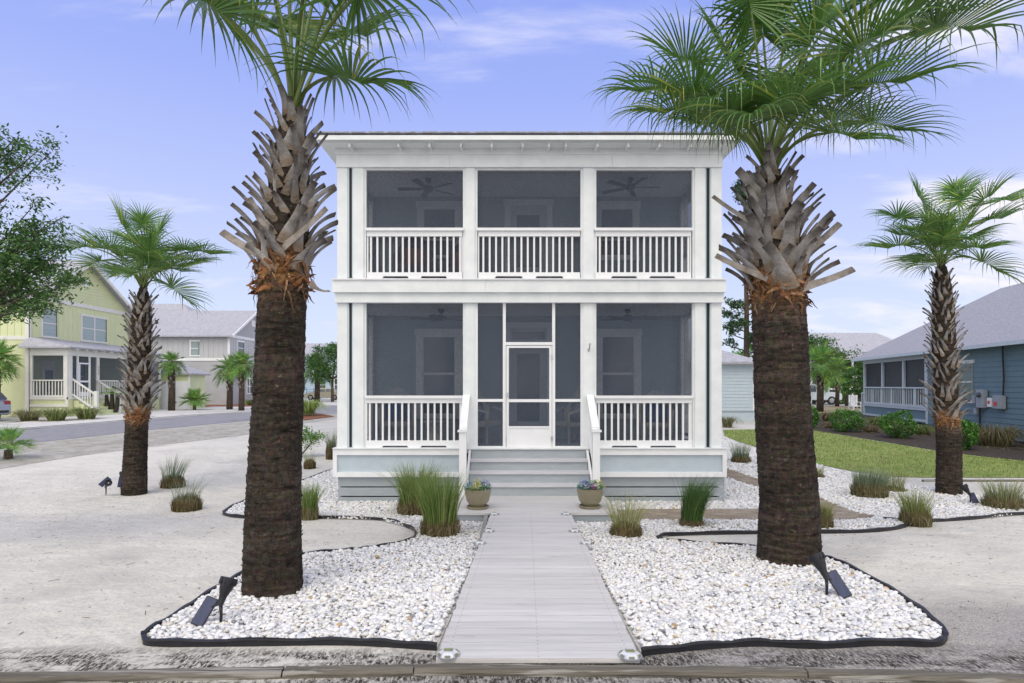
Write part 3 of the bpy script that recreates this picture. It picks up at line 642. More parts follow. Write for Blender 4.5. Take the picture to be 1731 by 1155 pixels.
fan(724,319,1.1,6.70,'dark ceiling fan behind the upper left porch screen',math.pi); fan(1065,316,1.1,6.70,'dark ceiling fan behind the upper right porch screen',0)
fan(746,538,1.1,3.93,'dark ceiling fan behind the lower left porch screen',math.pi+.1); fan(1061,538,1.1,3.93,'dark ceiling fan behind the lower right porch screen',.06)
# ---------------------------------------------------------------- porch furniture
wick=mat('white_wicker',(.62,.62,.58),(.45,.45,.42),rough=.8,scale=60,bump=.6,bscale=80)
dwick=mat('brown_wicker',(.16,.10,.07),(.10,.06,.045),rough=.8,scale=60,bump=.6,bscale=80)
def armchair(x,y,z,rot,label,m,cm,s=1.0,tall=.62):
    t=thing('wicker_armchair',label,'armchair',(x,y,z),'wicker chairs on the porches')
    M=Matrix.Translation((x,y,z))@Matrix.Rotation(rot,4,'Z')@Matrix.Scale(s,4)
    MB().bevbox(-.28,-.28,.30,.28,.26,.38,.02,M).obj('seat',m,t)
    mb=MB(); n=14; vs=[]
    for r_,zz in ((0,0),(1,0)):
        pass
    for i in range(n+1):
        a=math.pi*(i/n); cxx=.33*math.cos(a); cyy=.02+.27*math.sin(a); hh=.60+(tall-.2)*max(0,math.sin(a))**1.3
        for (k,zz) in ((1,.12),(1,hh),(.88,hh),(.88,.12)): vs.append(M@Vector((cxx*k,cyy*k if k==1 else cyy*.88,zz)))
    fs=[(i*4+j,i*4+(j+1)%4,(i+1)*4+(j+1)%4,(i+1)*4+j) for i in range(n) for j in range(4)]+[(0,1,2,3),(n*4+3,n*4+2,n*4+1,n*4)]
    mb.add(vs,fs); mb.obj('backrest',m,t,40)
    for sx in (-.25,.25):
        for sy in (-.24,.2): MB().tube([M@Vector((sx,sy,0)),M@Vector((sx,sy,.31))],.022*s,8).obj('leg',m,t)
    mb=MB(); mb.tube([M@Vector((-.30,-.27,.3)),M@Vector((-.31,-.28,.55)),M@Vector((-.33,.0,.62))],.03*s,8); mb.tube([M@Vector((.30,-.27,.3)),M@Vector((.31,-.28,.55)),M@Vector((.33,.0,.62))],.03*s,8); mb.obj('armrest',m,t,True)
    MB().bevbox(-.22,-.06,.40,.22,.12,.78,.05,M@Matrix.Rotation(R(-12),4,'X')).obj('cushion',cm,t,True)
    return t
bc=mat('blue_cushion',(.05,.12,.34),rough=.8); oc=mat('orange_cushion',(.42,.14,.05),(.35,.10,.04),rough=.8,scale=8); wc=mat('blue_striped_cushion',(.10,.18,.38),(.45,.48,.52),rough=.8,scale=7,stretch=(8,.1,.1),lo=.48,hi=.52)
def at(px,Y): return (px-CX0)*(Y+CY)/FPX
armchair(at(672,1.5),1.5,1.09,.15,'white wicker armchair with blue cushion behind the lower left railing',wick,bc,1.15)
armchair(at(815,1.2),1.2,1.09,1.1,'tall white wicker armchair seen left of the screen door',wick,wc,1.2,.75)
armchair(at(968,1.3),1.3,1.09,-1.1,'white wicker armchair with striped cushion right of the screen door',wick,wc,1.15,.7)
armchair(at(1108,1.4),1.4,1.09,-.2,'white wicker armchair with blue cushion behind the lower right railing',wick,bc,1.1)
armchair(at(700,1.5),1.5,4.39,.1,'brown wicker armchair with orange cushion behind the upper left railing',dwick,oc,1.25)
armchair(at(775,1.5),1.5,4.39,-.4,'brown wicker armchair with orange cushion beside the upper centre column',dwick,oc,1.15)
t=thing('side_table','small round wicker table behind the lower left railing','table',(at(735,1.3),1.3,1.09))
X=at(735,1.3); MB().lathe([(.26,1.53),(.26,1.56)],24,Matrix.Translation((X,1.3,0))).obj('table_top',wick,t); MB().lathe([(.2,1.09),(.12,1.3),(.2,1.53)],20,Matrix.Translation((X,1.3,0))).obj('pedestal',wick,t)
# ---------------------------------------------------------------- palms
UP=Vector((0,0,1))
def trunk_mat():
    m=bpy.data.materials.new('palm_trunk_bark'); m.use_nodes=True; n=m.node_tree.nodes; L=m.node_tree.links; b=n['Principled BSDF']; b.inputs['Roughness'].default_value=.95; b.inputs['Specular IOR Level'].default_value=.2
    t=n.new('ShaderNodeTexCoord'); a=n.new('ShaderNodeAttribute'); a.attribute_name='Col'; col=a.outputs[0]; hs=[]
    for st,sc,lo,hi,d0,d1,det in (((4,4,13),2.0,.35,.68,.45,1.5,6),((30,30,12),1.0,.36,.66,.65,1.35,4),((1,1,2),1.6,.35,.65,.8,1.2,3),((22,22,26),1.0,.66,.72,1.0,3.2,2)):
        mp_=n.new('ShaderNodeMapping'); mp_.inputs['Scale'].default_value=st; L.new(t.outputs['Object'],mp_.inputs[0])
        no=n.new('ShaderNodeTexNoise'); no.inputs['Scale'].default_value=sc; no.inputs['Detail'].default_value=det; no.inputs['Roughness'].default_value=.7; L.new(mp_.outputs[0],no.inputs[0])
        mr=n.new('ShaderNodeMapRange'); mr.inputs[1].default_value=lo; mr.inputs[2].default_value=hi; mr.inputs[3].default_value=d0; mr.inputs[4].default_value=d1; L.new(no.outputs[0],mr.inputs[0])
        vm=n.new('ShaderNodeVectorMath'); vm.operation='SCALE'; L.new(col,vm.inputs[0]); L.new(mr.outputs[0],vm.inputs['Scale']); col=vm.outputs[0]; hs.append(no.outputs[0])
    L.new(col,b.inputs['Base Color']); nrm=None
    for h,s_,d in ((hs[0],.9,.03),(hs[1],.8,.012)):
        bu=n.new('ShaderNodeBump'); bu.inputs['Strength'].default_value=s_; bu.inputs['Distance'].default_value=d; L.new(h,bu.inputs['Height'])
        if nrm: L.new(nrm,bu.inputs['Normal'])
        nrm=bu.outputs[0]
    L.new(nrm,b.inputs['Normal']); return m
trunkm=trunk_mat()
bootm=mat('palm_boot_wood',(1,1,1),(.50,.47,.44),rough=.9,scale=9,bump=.6,bscale=40,attr=True,lo=.4,hi=.7)
fiberm=mat('palm_fiber',(1,1,1),(.5,.45,.4),rough=.95,scale=20,attr=True)
frondm=mat('palm_leaf',(1,1,1),(.72,.78,.70),rough=.38,scale=5,attr=True,trans=.22,spec=.45)
def ribbon(mb,pts,ws,nrm,th,cols):
    """flat curved strip with thickness: pts centre line, ws widths, nrm flat normal"""
    b=len(mb.v); k=len(pts)
    for i,p in enumerate(pts):
        t=(pts[min(i+1,k-1)]-pts[max(i-1,0)]).normalized(); w=t.cross(nrm).normalized(); n=w.cross(t).normalized()
        for (u,v) in ((-.5,0),(-.28,.5),(.28,.5),(.5,0),(.25,-.35),(-.25,-.35)):
            mb.v.append(tuple(p+w*(u*ws[i])+n*(v*th*(ws[i]/ws[0]) if True else 0))); mb.c.append(cols[i])
    for i in range(k-1):
        for j in range(6): mb.f.append((b+i*6+j,b+i*6+(j+1)%6,b+(i+1)*6+(j+1)%6,b+(i+1)*6+j))
    mb.f.append(tuple(b+j for j in range(5,-1,-1))); mb.f.append(tuple(b+(k-1)*6+j for j in range(6)))
def frond(B0,Hb,Rr,parent,nl=46,seg=8,droop=1.0,tint=1.0,name='frond',spread=150,pw=.020,seed=None):
    rd=random.Random(seed if seed is not None else random.random())
    mb=MB(); d=Hb-B0; Ln=d.length; hz=Vector((d.x,d.y,0)); 
    Cc=B0+UP*Ln*.52+hz*.30
    pp=[]; 
    for i in range(9):
        t=i/8; pp.append(B0*(1-t)**2+Cc*2*t*(1-t)+Hb*t*t)
    pc=(.20*tint,.27*tint,.075*tint)
    mb.tube(pp,[pw*(1-.45*i/8) for i in range(9)],6,col=pc)
    T=(Hb-Cc).normalized(); S=T.cross(UP)
    if S.length<.25: a=rd.uniform(0,6.28); S=Vector((math.cos(a),math.sin(a),0))+S
    S.normalize(); N=S.cross(T).normalized()
    if N.z<0: N=-N
    cr=Rr*.34
    def costa(s): return Hb+T*(s*cr)-UP*(s*s*cr*.35)+N*0
    base=(.105*tint,.215*tint,.048*tint)
    for i in range(nl):
        u=-1+2*(i+.5)/nl; ph=u*R(spread); s=(1-abs(u))**1.15; o=costa(s)
        fold=.30*abs(math.sin(ph)); dd=(T*math.cos(ph)+S*math.sin(ph)+N*fold+Vector((rd.uniform(-.03,.03),rd.uniform(-.03,.03),rd.uniform(-.03,.03)))).normalized()
        Lf=(Rr*(1-.30*u*u)-s*cr*.8)*rd.uniform(.86,1.06); w0=Rr*5.6/nl*.255
        g=droop*rd.uniform(.55,1.25); brk=rd.random()<.16; bt=rd.uniform(.45,.7)
        jit=rd.uniform(.75,1.28); yel=rd.random()<.10
        col0=(base[0]*jit,base[1]*jit,base[2]*jit)
        Wd=dd.cross(N).normalized(); b=len(mb.v); q=o.copy(); cur=dd.copy(); st=Lf/seg
        for k in range(seg+1):
            t=k/seg; w=w0*(min(1,.5+t*1.6) if t<.30 else max(0,(1-(t-.30)/.70))**.95); w=max(w,.0016)
            vv=w*.30*(1 if i%2 else 1)
            for (a_,h_) in ((-.5,vv),(0,-vv*.6),(.5,vv)):
                mb.v.append(tuple(q+Wd*(a_*w)+N*h_))
                f=1.35 if a_==0 else 1; tipc=max(0,(t-.8)/.2)
                c=[col0[z]*f for z in range(3)]
                if yel: c=[c[0]*2.6,c[1]*1.6,c[2]*1.4]
                c=[c[0]*(1+1.8*tipc),c[1]*(1+.5*tipc),c[2]*(1+.6*tipc)]
                mb.c.append(tuple(c))
            gg=g*(.015+.50*t**1.9)
            cur=(cur-UP*gg*.75)
            if brk and t>=bt: cur=cur*.35-UP*.9
            cur.normalize(); q=q+cur*st
        for k in range(seg):
            for z in (0,1): mb.f.append((b+k*3+z,b+k*3+z+1,b+(k+1)*3+z+1,b+(k+1)*3+z))
    return mb.obj(name,frondm,parent,fix=False)
def stub(mb,p0,az,lean,L,w,e0=78,e1=38,dark=.0,rd=random,curl=0):
    out=Vector((math.cos(az),math.sin(az),0)); tan=Vector((-math.sin(az),math.cos(az),0)); pts=[];ws=[];cols=[]
    q=p0.copy(); n=6; tone=rd.uniform(.75,1.2)
    for i in range(n+1):
        t=i/n; pts.append(q.copy()); e=R(e0+(e1-e0)*t)
        ws.append(w*(1.7-.9*min(1,t*2.2)) if t<.45 else w*(.80-.12*(t-.45)))
        g=(.37,.355,.34) if t<.8 else (.22,.205,.19)
        if t==1: g=(.10,.085,.075)
        if t<.2: g=(.30,.24,.18)
        cols.append(tuple(x*tone*(1-dark) for x in g))
        q=q+(out*math.cos(e)+UP*math.sin(e)+tan*(lean*(.4+t*.8))).normalized()*(L/n)
    ribbon(mb,pts,ws,out+UP*-.3+tan*rd.uniform(-.5,.5),w*.5,cols)
def palm(label,prof,boots,nb,bud,hubs,nrand,Rr,Lr,stub_l,stub_w,seed,extra=(),group=None,nl=46,bottom=None,ring=.022,boot_w=1.0,droop=1.0):
    """prof: [(px,py,width px)] from the ground up on the plane of the trunk, boots: (py low, py high)"""
    rd=random.Random(seed); g=G(prof[0][0],prof[0][1],.03); s0=FPX/(g.y+CY); Y=g.y+prof[0][2]/s0/2*.9; s=FPX/(Y+CY)
    base=P(prof[0][0],prof[0][1],Y); base.z=tz(Y)
    t=thing('cabbage_palm',label,'palm tree',tuple(base),group)
    zs=[];xs=[];rs=[]
    for (px,py,w) in prof:
        p=P(px,py,Y); zs.append(p.z);xs.append(p.x);rs.append(w/2/s)
    zs[0]=tz(Y)-.08
    X=lambda z: float(np.interp(z,zs,xs)); Rd=lambda z: float(np.interp(z,zs,rs))
    zb0=P(0,boots[0],Y).z; zb1=P(0,boots[1],Y).z
    mb=MB(); z=zs[0]; k=0; n=44; ph=[rd.uniform(0,6.28) for _ in range(8)]
    while z<zs[-1]:
        r0=Rd(z); saw=rd.uniform(-.004,.004); f=min(1,max(0,(z-(zb0-.42*Lr))/(.42*Lr)))*min(1,max(0,(zb0+.30*Lr-z)/(.15*Lr))); 
        dk=rd.uniform(.7,1.25)
        for j in range(n):
            a=6.2832*j/n; r=r0*(1+.018*math.sin(3*a+ph[0]+z*1.3)+.012*math.sin(7*a+ph[1]+z*4))+saw+rd.uniform(-.005,.005)+(.012*f*rd.uniform(-1,1))
            mb.v.append((X(z)+r*math.cos(a),Y+r*math.sin(a),z+.012*math.sin(2*a+ph[k%8])))
            c0=(.046,.036,.028); c1=(.27,.135,.06) if f>.6 else (.17,.11,.065); ff=min(1,max(0,f*1.1+rd.uniform(-.25,.15))) if f>0 else 0
            mb.c.append(tuple((c0[q]*(1-ff)+c1[q]*ff)*dk*rd.uniform(.8,1.2) for q in range(3)))
        k+=1; z+=ring*rd.uniform(.7,1.3)
    for i in range(k-1):
        for j in range(n): mb.f.append((i*n+j,i*n+(j+1)%n,(i+1)*n+(j+1)%n,(i+1)*n+j))
    mb.f.append(tuple((k-1)*n+j for j in range(n)))
    # lifted flakes of old leaf scars
    for q in range(int(900*Lr)):
        a=rd.uniform(0,6.283); z=rd.uniform(zs[0]+.05,zb0+.05); z=zs[0]+round((z-zs[0])/.055)*.055+rd.uniform(-.006,.006); r=Rd(z)+.001; wd_=rd.uniform(.012,.055); h_=rd.uniform(.006,.024); o_=rd.uniform(.002,.016); da=wd_/r/2
        bq=len(mb.v); g_=rd.uniform(.6,2.0); cc=(.052*g_,.040*g_,.030*g_)
        for (aa,rr,zz) in ((a-da,r-.004,z-.004),(a+da,r-.004,z-.004),(a+da*.7,r+o_,z+h_),(a-da*.6,r+o_*rd.uniform(.5,1),z+h_*rd.uniform(.6,1.1))):
            mb.v.append((X(z)+rr*math.cos(aa),Y+rr*math.sin(aa),zz)); mb.c.append(cc)
        mb.f.append((bq,bq+1,bq+2,bq+3))
    mb.obj('trunk',trunkm,t,fix=False,smooth=True)
    # loose fibre hanging under the boots
    mb=MB()
    for i in range(int(150*boot_w)):
        a=rd.uniform(0,6.28); z=zb0+rd.uniform(-.20,.22)*Lr; r=Rd(z)+.005; p=Vector((X(z)+r*math.cos(a),Y+r*math.sin(a),z)); out=Vector((math.cos(a),math.sin(a),0)); tn=Vector((-math.sin(a),math.cos(a),0))
        dr=(tn*rd.uniform(-1,1)+UP*rd.uniform(-1,.8)+out*rd.uniform(.1,.55)).normalized(); L_=rd.uniform(.06,.2)*Lr; pts=[p+dr*L_*q/4+out*.02*math.sin(q*1.3)-UP*(.04*Lr*(q/4)**2) for q in range(5)]
        c=rd.choice([(.30,.13,.05),(.22,.10,.045),(.14,.08,.045),(.38,.22,.12),(.08,.05,.035)]); w=rd.uniform(.008,.04)*Lr
        ribbon(mb,pts,[w,w*1.1,w*.9,w*.6,w*.2],out,w*.15,[c]*5)
    mb.obj('fibre_collar',fiberm,t,fix=False)
    mb=MB(); i=0
    for i in range(nb):
        f=(i+.5)/nb; z=zb0+(zb1-zb0)*f; a=i*2.39996+rd.uniform(-.2,.2); r=Rd(z)*.93; p=Vector((X(z)+r*math.cos(a),Y+r*math.sin(a),z-.06*Lr))
        sh=(1-.45*f); lean=(.55 if i%2 else -.55)*rd.uniform(.3,1.9)*(1-.4*f)
        stub(mb,p,a,lean,stub_l*rd.uniform(.6,1.35)*sh,stub_w*rd.uniform(.65,1.3)*(1-.25*f),e0=66,e1=rd.uniform(15,42)+24*f,rd=rd)
    for (px0,py0,px1,py1,dy,w) in extra:
        a=P(px0,py0,Y-Rd(P(0,py0,Y).z)*.75); b=P(px1,py1,Y+dy); n_=7; pts=[]
        m_=(a+b)/2-UP*.06+Vector((0,-.03,0))
        for q in range(n_): 
            tt=q/(n_-1); pts.append(a*(1-tt)**2+m_*2*tt*(1-tt)+b*tt*tt)
        ribbon(mb,pts,[w*(1.5-.9*min(1,q/3)) if q<3 else w*(.75-.1*q/n_) for q in range(n_)],Vector((0,-1,.5)),w*.3,[(.34,.24,.16)]+[(.33,.30,.27)]*(n_-2)+[(.2,.18,.16)])
    mb.obj('leaf_bases',bootm,t,fix=False,smooth=50)
    B0=P(bud[0],bud[1],Y)
    for i,h in enumerate(hubs):
        px,py,dy=h[:3]; rr=h[3] if len(h)>3 else Rr
        frond(B0+Vector((rd.uniform(-.05,.05),rd.uniform(-.05,.05),0)),P(px,py,Y+dy),rr,t,nl=nl,droop=h[4] if len(h)>4 else droop,tint=rd.uniform(.85,1.15),pw=.024*Lr,seed=seed*100+i)
    for i in range(nrand):
        a=i*2.39996+seed; el=R(80-70*(i+.5)/nrand); L_=Rr*rd.uniform(.55,.8); hb=B0+Vector((math.cos(a)*math.cos(el),math.sin(a)*math.cos(el),math.sin(el)))*L_
        frond(B0,hb,Rr*rd.uniform(.85,1.05),t,nl=nl,droop=droop,tint=rd.uniform(.85,1.15),pw=.020*Lr,seed=seed*100+50+i)
    return t
PG='cabbage palms'
palm('tall cabbage palm left of the boardwalk, its crown cut off by the photo top',
 [(461,1012,100),(462,900,92),(466,750,84),(473,600,80),(477,500,78),(478,440,80),(484,380,72),(490,300,62),(493,230,46),(495,190,28),(495,172,8)],(462,188),118,(494,192),
 [(380,27,-.3),(300,-30,.0,1.05),(470,50,.5),(560,130,-.15,1.1,1.7),(600,-5,-.5,1.3,1.5),(330,-75,-.2),(560,-110,.2),(640,-60,.3),(480,-160,0),(420,-150,.4),(520,-60,-.7,1.1),(590,60,.6,1.0,1.6),(450,-60,-.6,1.1),(640,-150,-.2),(520,-20,.8)],0,1.38,1.0,.44,.088,11,
 extra=((470,440,375,392,-.1,.11),(462,428,552,352,-.30,.10),(480,415,420,335,-.3,.1),(525,478,557,492,0,.05)),group=PG,nl=42)
palm('stout cabbage palm right of the boardwalk with its full green crown overhead',
 [(1335,958,104),(1334,850,94),(1326,750,90),(1320,650,88),(1317,560,86),(1315,510,84),(1315,460,86),(1308,400,80),(1303,340,62),(1300,300,38),(1300,275,10)],(490,286),118,(1300,292),
 [(1205,165,-.35,1.25),(1575,45,.2,1.5),(1170,185,-.1,1.0,2.2),(1225,215,.1,.95,2.4),(1130,150,.1,1.0,2.0),(1280,200,-.6,1.0,2.2),(1460,205,-.2,.95),(1400,225,-.5,.85),(1540,-40,-.2,1.6),(1425,95,-.5,1.3),(1320,195,-.55,1.15),(1362,90,-.2,1.35),(1486,62,.1,1.55),(1450,150,-.4,1.25),(1245,120,.3,1.2),(1290,60,.2,1.3),(1400,40,.5,1.4),(1230,205,.4,1.1,2.2),(1330,150,.5,1.3),(1395,200,.3,1.1),(1180,110,.0,1.0),(1270,20,-.2,1.25),(1350,-40,0,1.3),(1500,-20,.4,1.5),(1255,190,-.5,1.05,2.0),(1375,170,-.6,1.1)],0,1.45,1.0,.52,.125,23,
 extra=((1330,480,1210,432,-.15,.12),(1330,490,1443,455,-.1,.12),(1290,385,1205,332,-.1,.09),(1325,450,1420,378,-.3,.11)),group=PG,nl=48,droop=.95)
palm('small cabbage palm in the sand at far left with rough boots down its trunk',
 [(227,836,40),(228,780,36),(231,715,34),(234,690,34),(236,600,34),(240,530,30),(242,495,16),(242,478,5)],(700,500),170,(242,487),
 [(150,418,.0,.9),(330,425,.1,.9),(188,425,-.3,.95),(215,395,-.1,.95),(262,405,.2,.9),(298,425,-.1,.9),(243,432,-.6,.85),(205,455,.4,.8),(285,455,.4,.8),(240,385,.4,.9),(170,440,.3,.8),(312,440,.3,.8),(225,410,.6,.9),(270,440,-.4,.8)],7,1.05,.8,.40,.075,37,droop=.75,group=PG,nl=44,boot_w=.8)
palm('small cabbage palm at right before the lawn with criss-cross boots',
 [(1604,838,39),(1604,780,37),(1603,730,36),(1600,700,36),(1597,600,35),(1594,520,32),(1592,470,24),(1591,455,16),(1591,440,5)],(708,462),200,(1591,455),
 [(1530,370,-.3,.9),(1560,345,.2,.9),(1592,380,-.6,.8),(1620,345,.2,.95),(1665,375,-.2,1.0),(1690,340,.3,1.0),(1540,400,.4,.8),(1640,400,.5,.8),(1575,405,.6,.8),(1610,330,.5,.9),(1655,345,-.5,.9),(1560,390,-.5,.8)],10,1.05,.8,.36,.066,41,droop=.85,group=PG,nl=40,boot_w=.35)
def far_palm(label,px,py,D,h,Rr,n,seed,trw=.32,boots=True,group='distant cabbage palms',nl=22,dens=26):
    rd=random.Random(seed); Y=D-CY; x=(px-CX0)*D/FPX; z0=tz(Y); t=thing('cabbage_palm',label,'palm tree',(x,Y,z0),group)
    mb=MB(); c0=(.085,.065,.05); pts=[(x,Y,z0-.1),(x+.03,Y,z0+h*.5),(x,Y,z0+h)]
    mb.tube(pts,[trw*.55,trw*.5,trw*.5],14,col=c0); mb.obj('trunk',trunkm,t,smooth=True)
    mb=MB()
    for i in range(dens):
        f=(i+.5)/dens; z=z0+h*(.5+.5*f); a=i*2.4; stub(mb,Vector((x+trw*.42*math.cos(a),Y+trw*.42*math.sin(a),z-.1)),a,(.5 if i%2 else -.5),.30,.11,rd=rd,e1=40)
    mb.obj('leaf_bases',bootm,t,fix=False)
    B0=Vector((x,Y,z0+h)); mb=MB()
    n=int(n*1.7)
    for i in range(n):
        a=i*2.39996+seed; el=R(85-128*(i+.5)/n); L_=Rr*rd.uniform(.42,.68)
        hb=B0+Vector((math.cos(a)*math.cos(el),math.sin(a)*math.cos(el),math.sin(el)))*L_
        frond(B0,hb,Rr*rd.uniform(.55,.75),t,nl=nl,seg=4,tint=rd.uniform(.8,1.7),droop=1.0,pw=.02,seed=seed*77+i)
    return t
far_palm('cabbage palm at the left photo edge before the pale green house',-6,704,33,3.0,1.2,20,3)
far_palm('single cabbage palm before the pale green garage',290,690,42,3.1,.95,18,4,trw=.42)
far_palm('darker cabbage palm, left one of the pair before the grey house',388,684,44,2.7,1.15,18,5,trw=.4)
far_palm('taller cabbage palm, right one of the pair before the grey house',408,688,42,3.0,1.1,18,6,trw=.36)
far_palm('round-crowned cabbage palm behind the parked beige sedan',536,672,66,3.4,1.9,20,8,trw=.55)
far_palm('cabbage palm with a rough trunk before the pickup truck',1386,696,40,2.9,1.5,18,9,trw=.40)
far_palm('yellowish cabbage palm among the trees right of the pickup truck',1415,688,50,2.6,1.6,16,10,trw=.3)
# ---------------------------------------------------------------- grass clumps
grassm=mat('grass_blade',(1,1,1),rough=.6,attr=True,trans=.25)
thatchm=mat('grass_thatch',(1,1,1),(.5,.45,.4),rough=1,scale=40,stretch=(1,1,.15),attr=True)
def clump(label,px,py,wpx,hpx,bpx,nb,cols,leanx=0,spread=1.0,mound=True,cat='ornamental grass',name='grass_clump',mcol=None,bw=.006,group='grass clumps planted round the house',seed=None,out=1.0,arch=True):
    g=G(px,py,.04); D=g.y+CY; s=FPX/D; w=wpx/s/2; h=hpx/s; H_=bpx/s; base=Vector((g.x,g.y+w*.8,tz(g.y+w*.8)))
    t=thing(name,label,cat,tuple(base),group)
    if mound:
        n=700; a=rng.uniform(0,6.283,n); r=np.sqrt(rng.random(n))*w; 
        P0=np.c_[base.x+r*np.cos(a),base.y+r*np.sin(a),np.full(n,base.z)]
        hh=h*(1.05-.45*(r/w)**3)*rng.uniform(.75,1.15,n)
        V,F=blades_np(P0,hh,np.full(n,max(.010,w*.06)),rng.uniform(-.02,.10,n)*w*2,a+rng.normal(0,.4,n),seg=2,faceaz=rng.uniform(0,3.14,n))
        mc=mcol or [(.20,.15,.07),(.13,.10,.05),(.26,.22,.10),(.10,.11,.04)]
        cc=np.repeat(np.array(mc)[rng.integers(0,len(mc),n)]*rng.uniform(.7,1.2,(n,1)),6,0)
        o=npmesh('thatch',V,F,thatchm,cc); put(o,t)
        m=MB(); m.lathe([(w*.86,-.02),(w*.93,h*.35),(w*.78,h*.7),(w*.4,h*.88)],18,Matrix.Translation(base),col=(.13,.10,.05)); m.obj('thatch_core',thatchm,t,True)
    n=nb; a=rng.uniform(0,6.283,n); r=np.sqrt(rng.random(n))*w*(.85 if mound else .5)
    P0=np.c_[base.x+r*np.cos(a),base.y+r*np.sin(a),np.full(n,base.z+(h*.5 if mound else 0))]
    hh=(H_-(h*.5 if mound else 0))*(rng.beta(3,1.8,n)*.75+.28); wild=rng.random(n)<.07; hh[wild]*=1.15
    ln=hh*rng.uniform(.05,.55,n)*spread*(r/w+.25)*out*np.where(wild,2.4,1)
    # constant lean in X by shifting azimuth vector
    if not mound and arch: ln=hh*rng.uniform(.25,1.35,n)
    vx=np.cos(a)*ln+leanx*hh; vy=np.sin(a)*ln; L2=np.hypot(vx,vy); A2=np.arctan2(vy,vx)
    V,F=blades_np(P0,hh,np.full(n,bw),L2,A2,seg=4,faceaz=rng.uniform(0,3.14,n),curve=.9 if mound else .25,arch=0 if mound else (.75 if arch else 0))
    c=np.array(cols)[rng.integers(0,len(cols),n)]*rng.uniform(.75,1.25,(n,1))
    k=int(nb*.12); a2=rng.uniform(0,6.283,k); P2=np.c_[base.x+np.cos(a2)*w*.7,base.y+np.sin(a2)*w*.7,np.full(k,base.z+.01)]   # dead blades lying round the base
    V2,F2=blades_np(P2,np.full(k,h*.5+.04)*rng.uniform(.5,1.3,k),np.full(k,bw),w*rng.uniform(.6,2.2,k),a2+rng.normal(0,.5,k),seg=4,arch=.8)
    F=np.concatenate([F,F2+len(V)]); V=np.concatenate([V,V2]); c=np.concatenate([c,np.array([[.34,.29,.17]])*rng.uniform(.6,1.2,(k,1))])
    o=npmesh('blades',V,F,grassm,np.repeat(c,10,0)); put(o,t); return t
GR=[(.14,.24,.05),(.20,.29,.07),(.09,.17,.035),(.30,.33,.12)]; DG=[(.07,.15,.03),(.10,.20,.05),(.05,.10,.025)]
YG=[(.36,.36,.14),(.26,.30,.10),(.42,.38,.20),(.18,.24,.07)]; BG=[(.20,.27,.17),(.13,.21,.12),(.30,.33,.20)]; BR=[(.20,.16,.09),(.26,.21,.12),(.13,.12,.06)]; OL=[(.20,.20,.09),(.13,.15,.06),(.28,.25,.13)]
clump('tall bright green grass clump before the left skirting, the left of two',700,872,64,40,95,1000,GR,0,.8,bw=.007)
clump('tall bright green grass clump before the left skirting, nearer the flower pot',741,908,66,44,118,1000,GR,-.05,.8,bw=.007)
clump('wispy yellow grass on a round brown mound right of the boardwalk',1062,909,54,30,85,240,YG,0,1.7)
clump('dark green grass clump leaning right before the right skirting',1173,891,40,22,92,900,DG,.30,.6,bw=.007)
clump('grass clump with sparse blades, the nearer of two in the left sand',306,862,48,26,62,110,BG,.1,1.3,bw=.007)
clump('grass clump with upright blades, the farther of two in the left sand',284,823,38,20,58,170,BG,.2,1.0,bw=.008)
clump('green grass clump just right of the tall left palm trunk',519,876,30,30,68,420,GR,0,1.0,mcol=OL)
clump('small brown grass mound behind the tall left palm near the sapling',521,791,20,16,40,60,YG,0,1.4)
clump('slim grass clump beside the left corner of the house',558,775,18,30,56,160,BG,0,.9,bw=.008)
clump('grass clump in gravel beside the right corner of the house, by the paver path',1257,783,32,15,40,260,BG,0,.9,bw=.008)
clump('wide blue-green grass clump in gravel left of the right palm',1483,843,56,36,54,800,BG,.12,1.1,mcol=OL,bw=.007)
clump('spiky grass clump at the gravel edge left of the right palm',1560,887,48,34,66,420,YG+GR,0,1.4,mcol=OL)
clump('olive grass clump right behind the stout palm trunk',1396,893,38,36,52,260,YG,0,1.3,mcol=OL)
clump('grass clump at the right photo edge in white gravel',1716,862,62,28,58,420,BG+YG,0,1.4,mcol=OL,bw=.007)
clump('thin yellow grass behind the wide blue-green clump',1520,832,40,10,44,260,YG,0,1.3,mcol=OL)
clump('small grass tuft at the foot of the pale blue shed',1233,722,22,8,24,300,OL,0,1.0,mound=False,bw=.02)
clump('pale feathery grass right of the stout palm near the lawn',1385,808,26,8,24,160,YG,0,1.4,bw=.012)
clump('tall light green grass on the red mulch island by the road',517,703,30,10,34,700,[(.32,.42,.12),(.24,.34,.09)],0,.8,mound=False,bw=.03)
for l,px,py,w,h,c in (('brownish grass tuft before the pale green house, leftmost',35,712,46,24,OL),('brownish grass tuft before the pale green house, second from left',82,712,44,26,OL+GR),('grass tuft before the porch steps of the pale green house',134,709,46,26,OL+GR),('grass tuft left of the pale green garage door',262,691,26,14,OL),('low brown tuft before the pale green garage',280,690,16,8,BR),('olive tuft at the foot of the grey house, left of the palm pair',367,682,20,10,OL),('light tuft at the foot of the grey house, right of the palm pair',421,685,20,12,GR)):
    clump(l,px,py,w,0,h,500,c,0,1.6,mound=False,bw=.03,group='grass tufts across the road',cat='ornamental grass',name='grass_tuft')
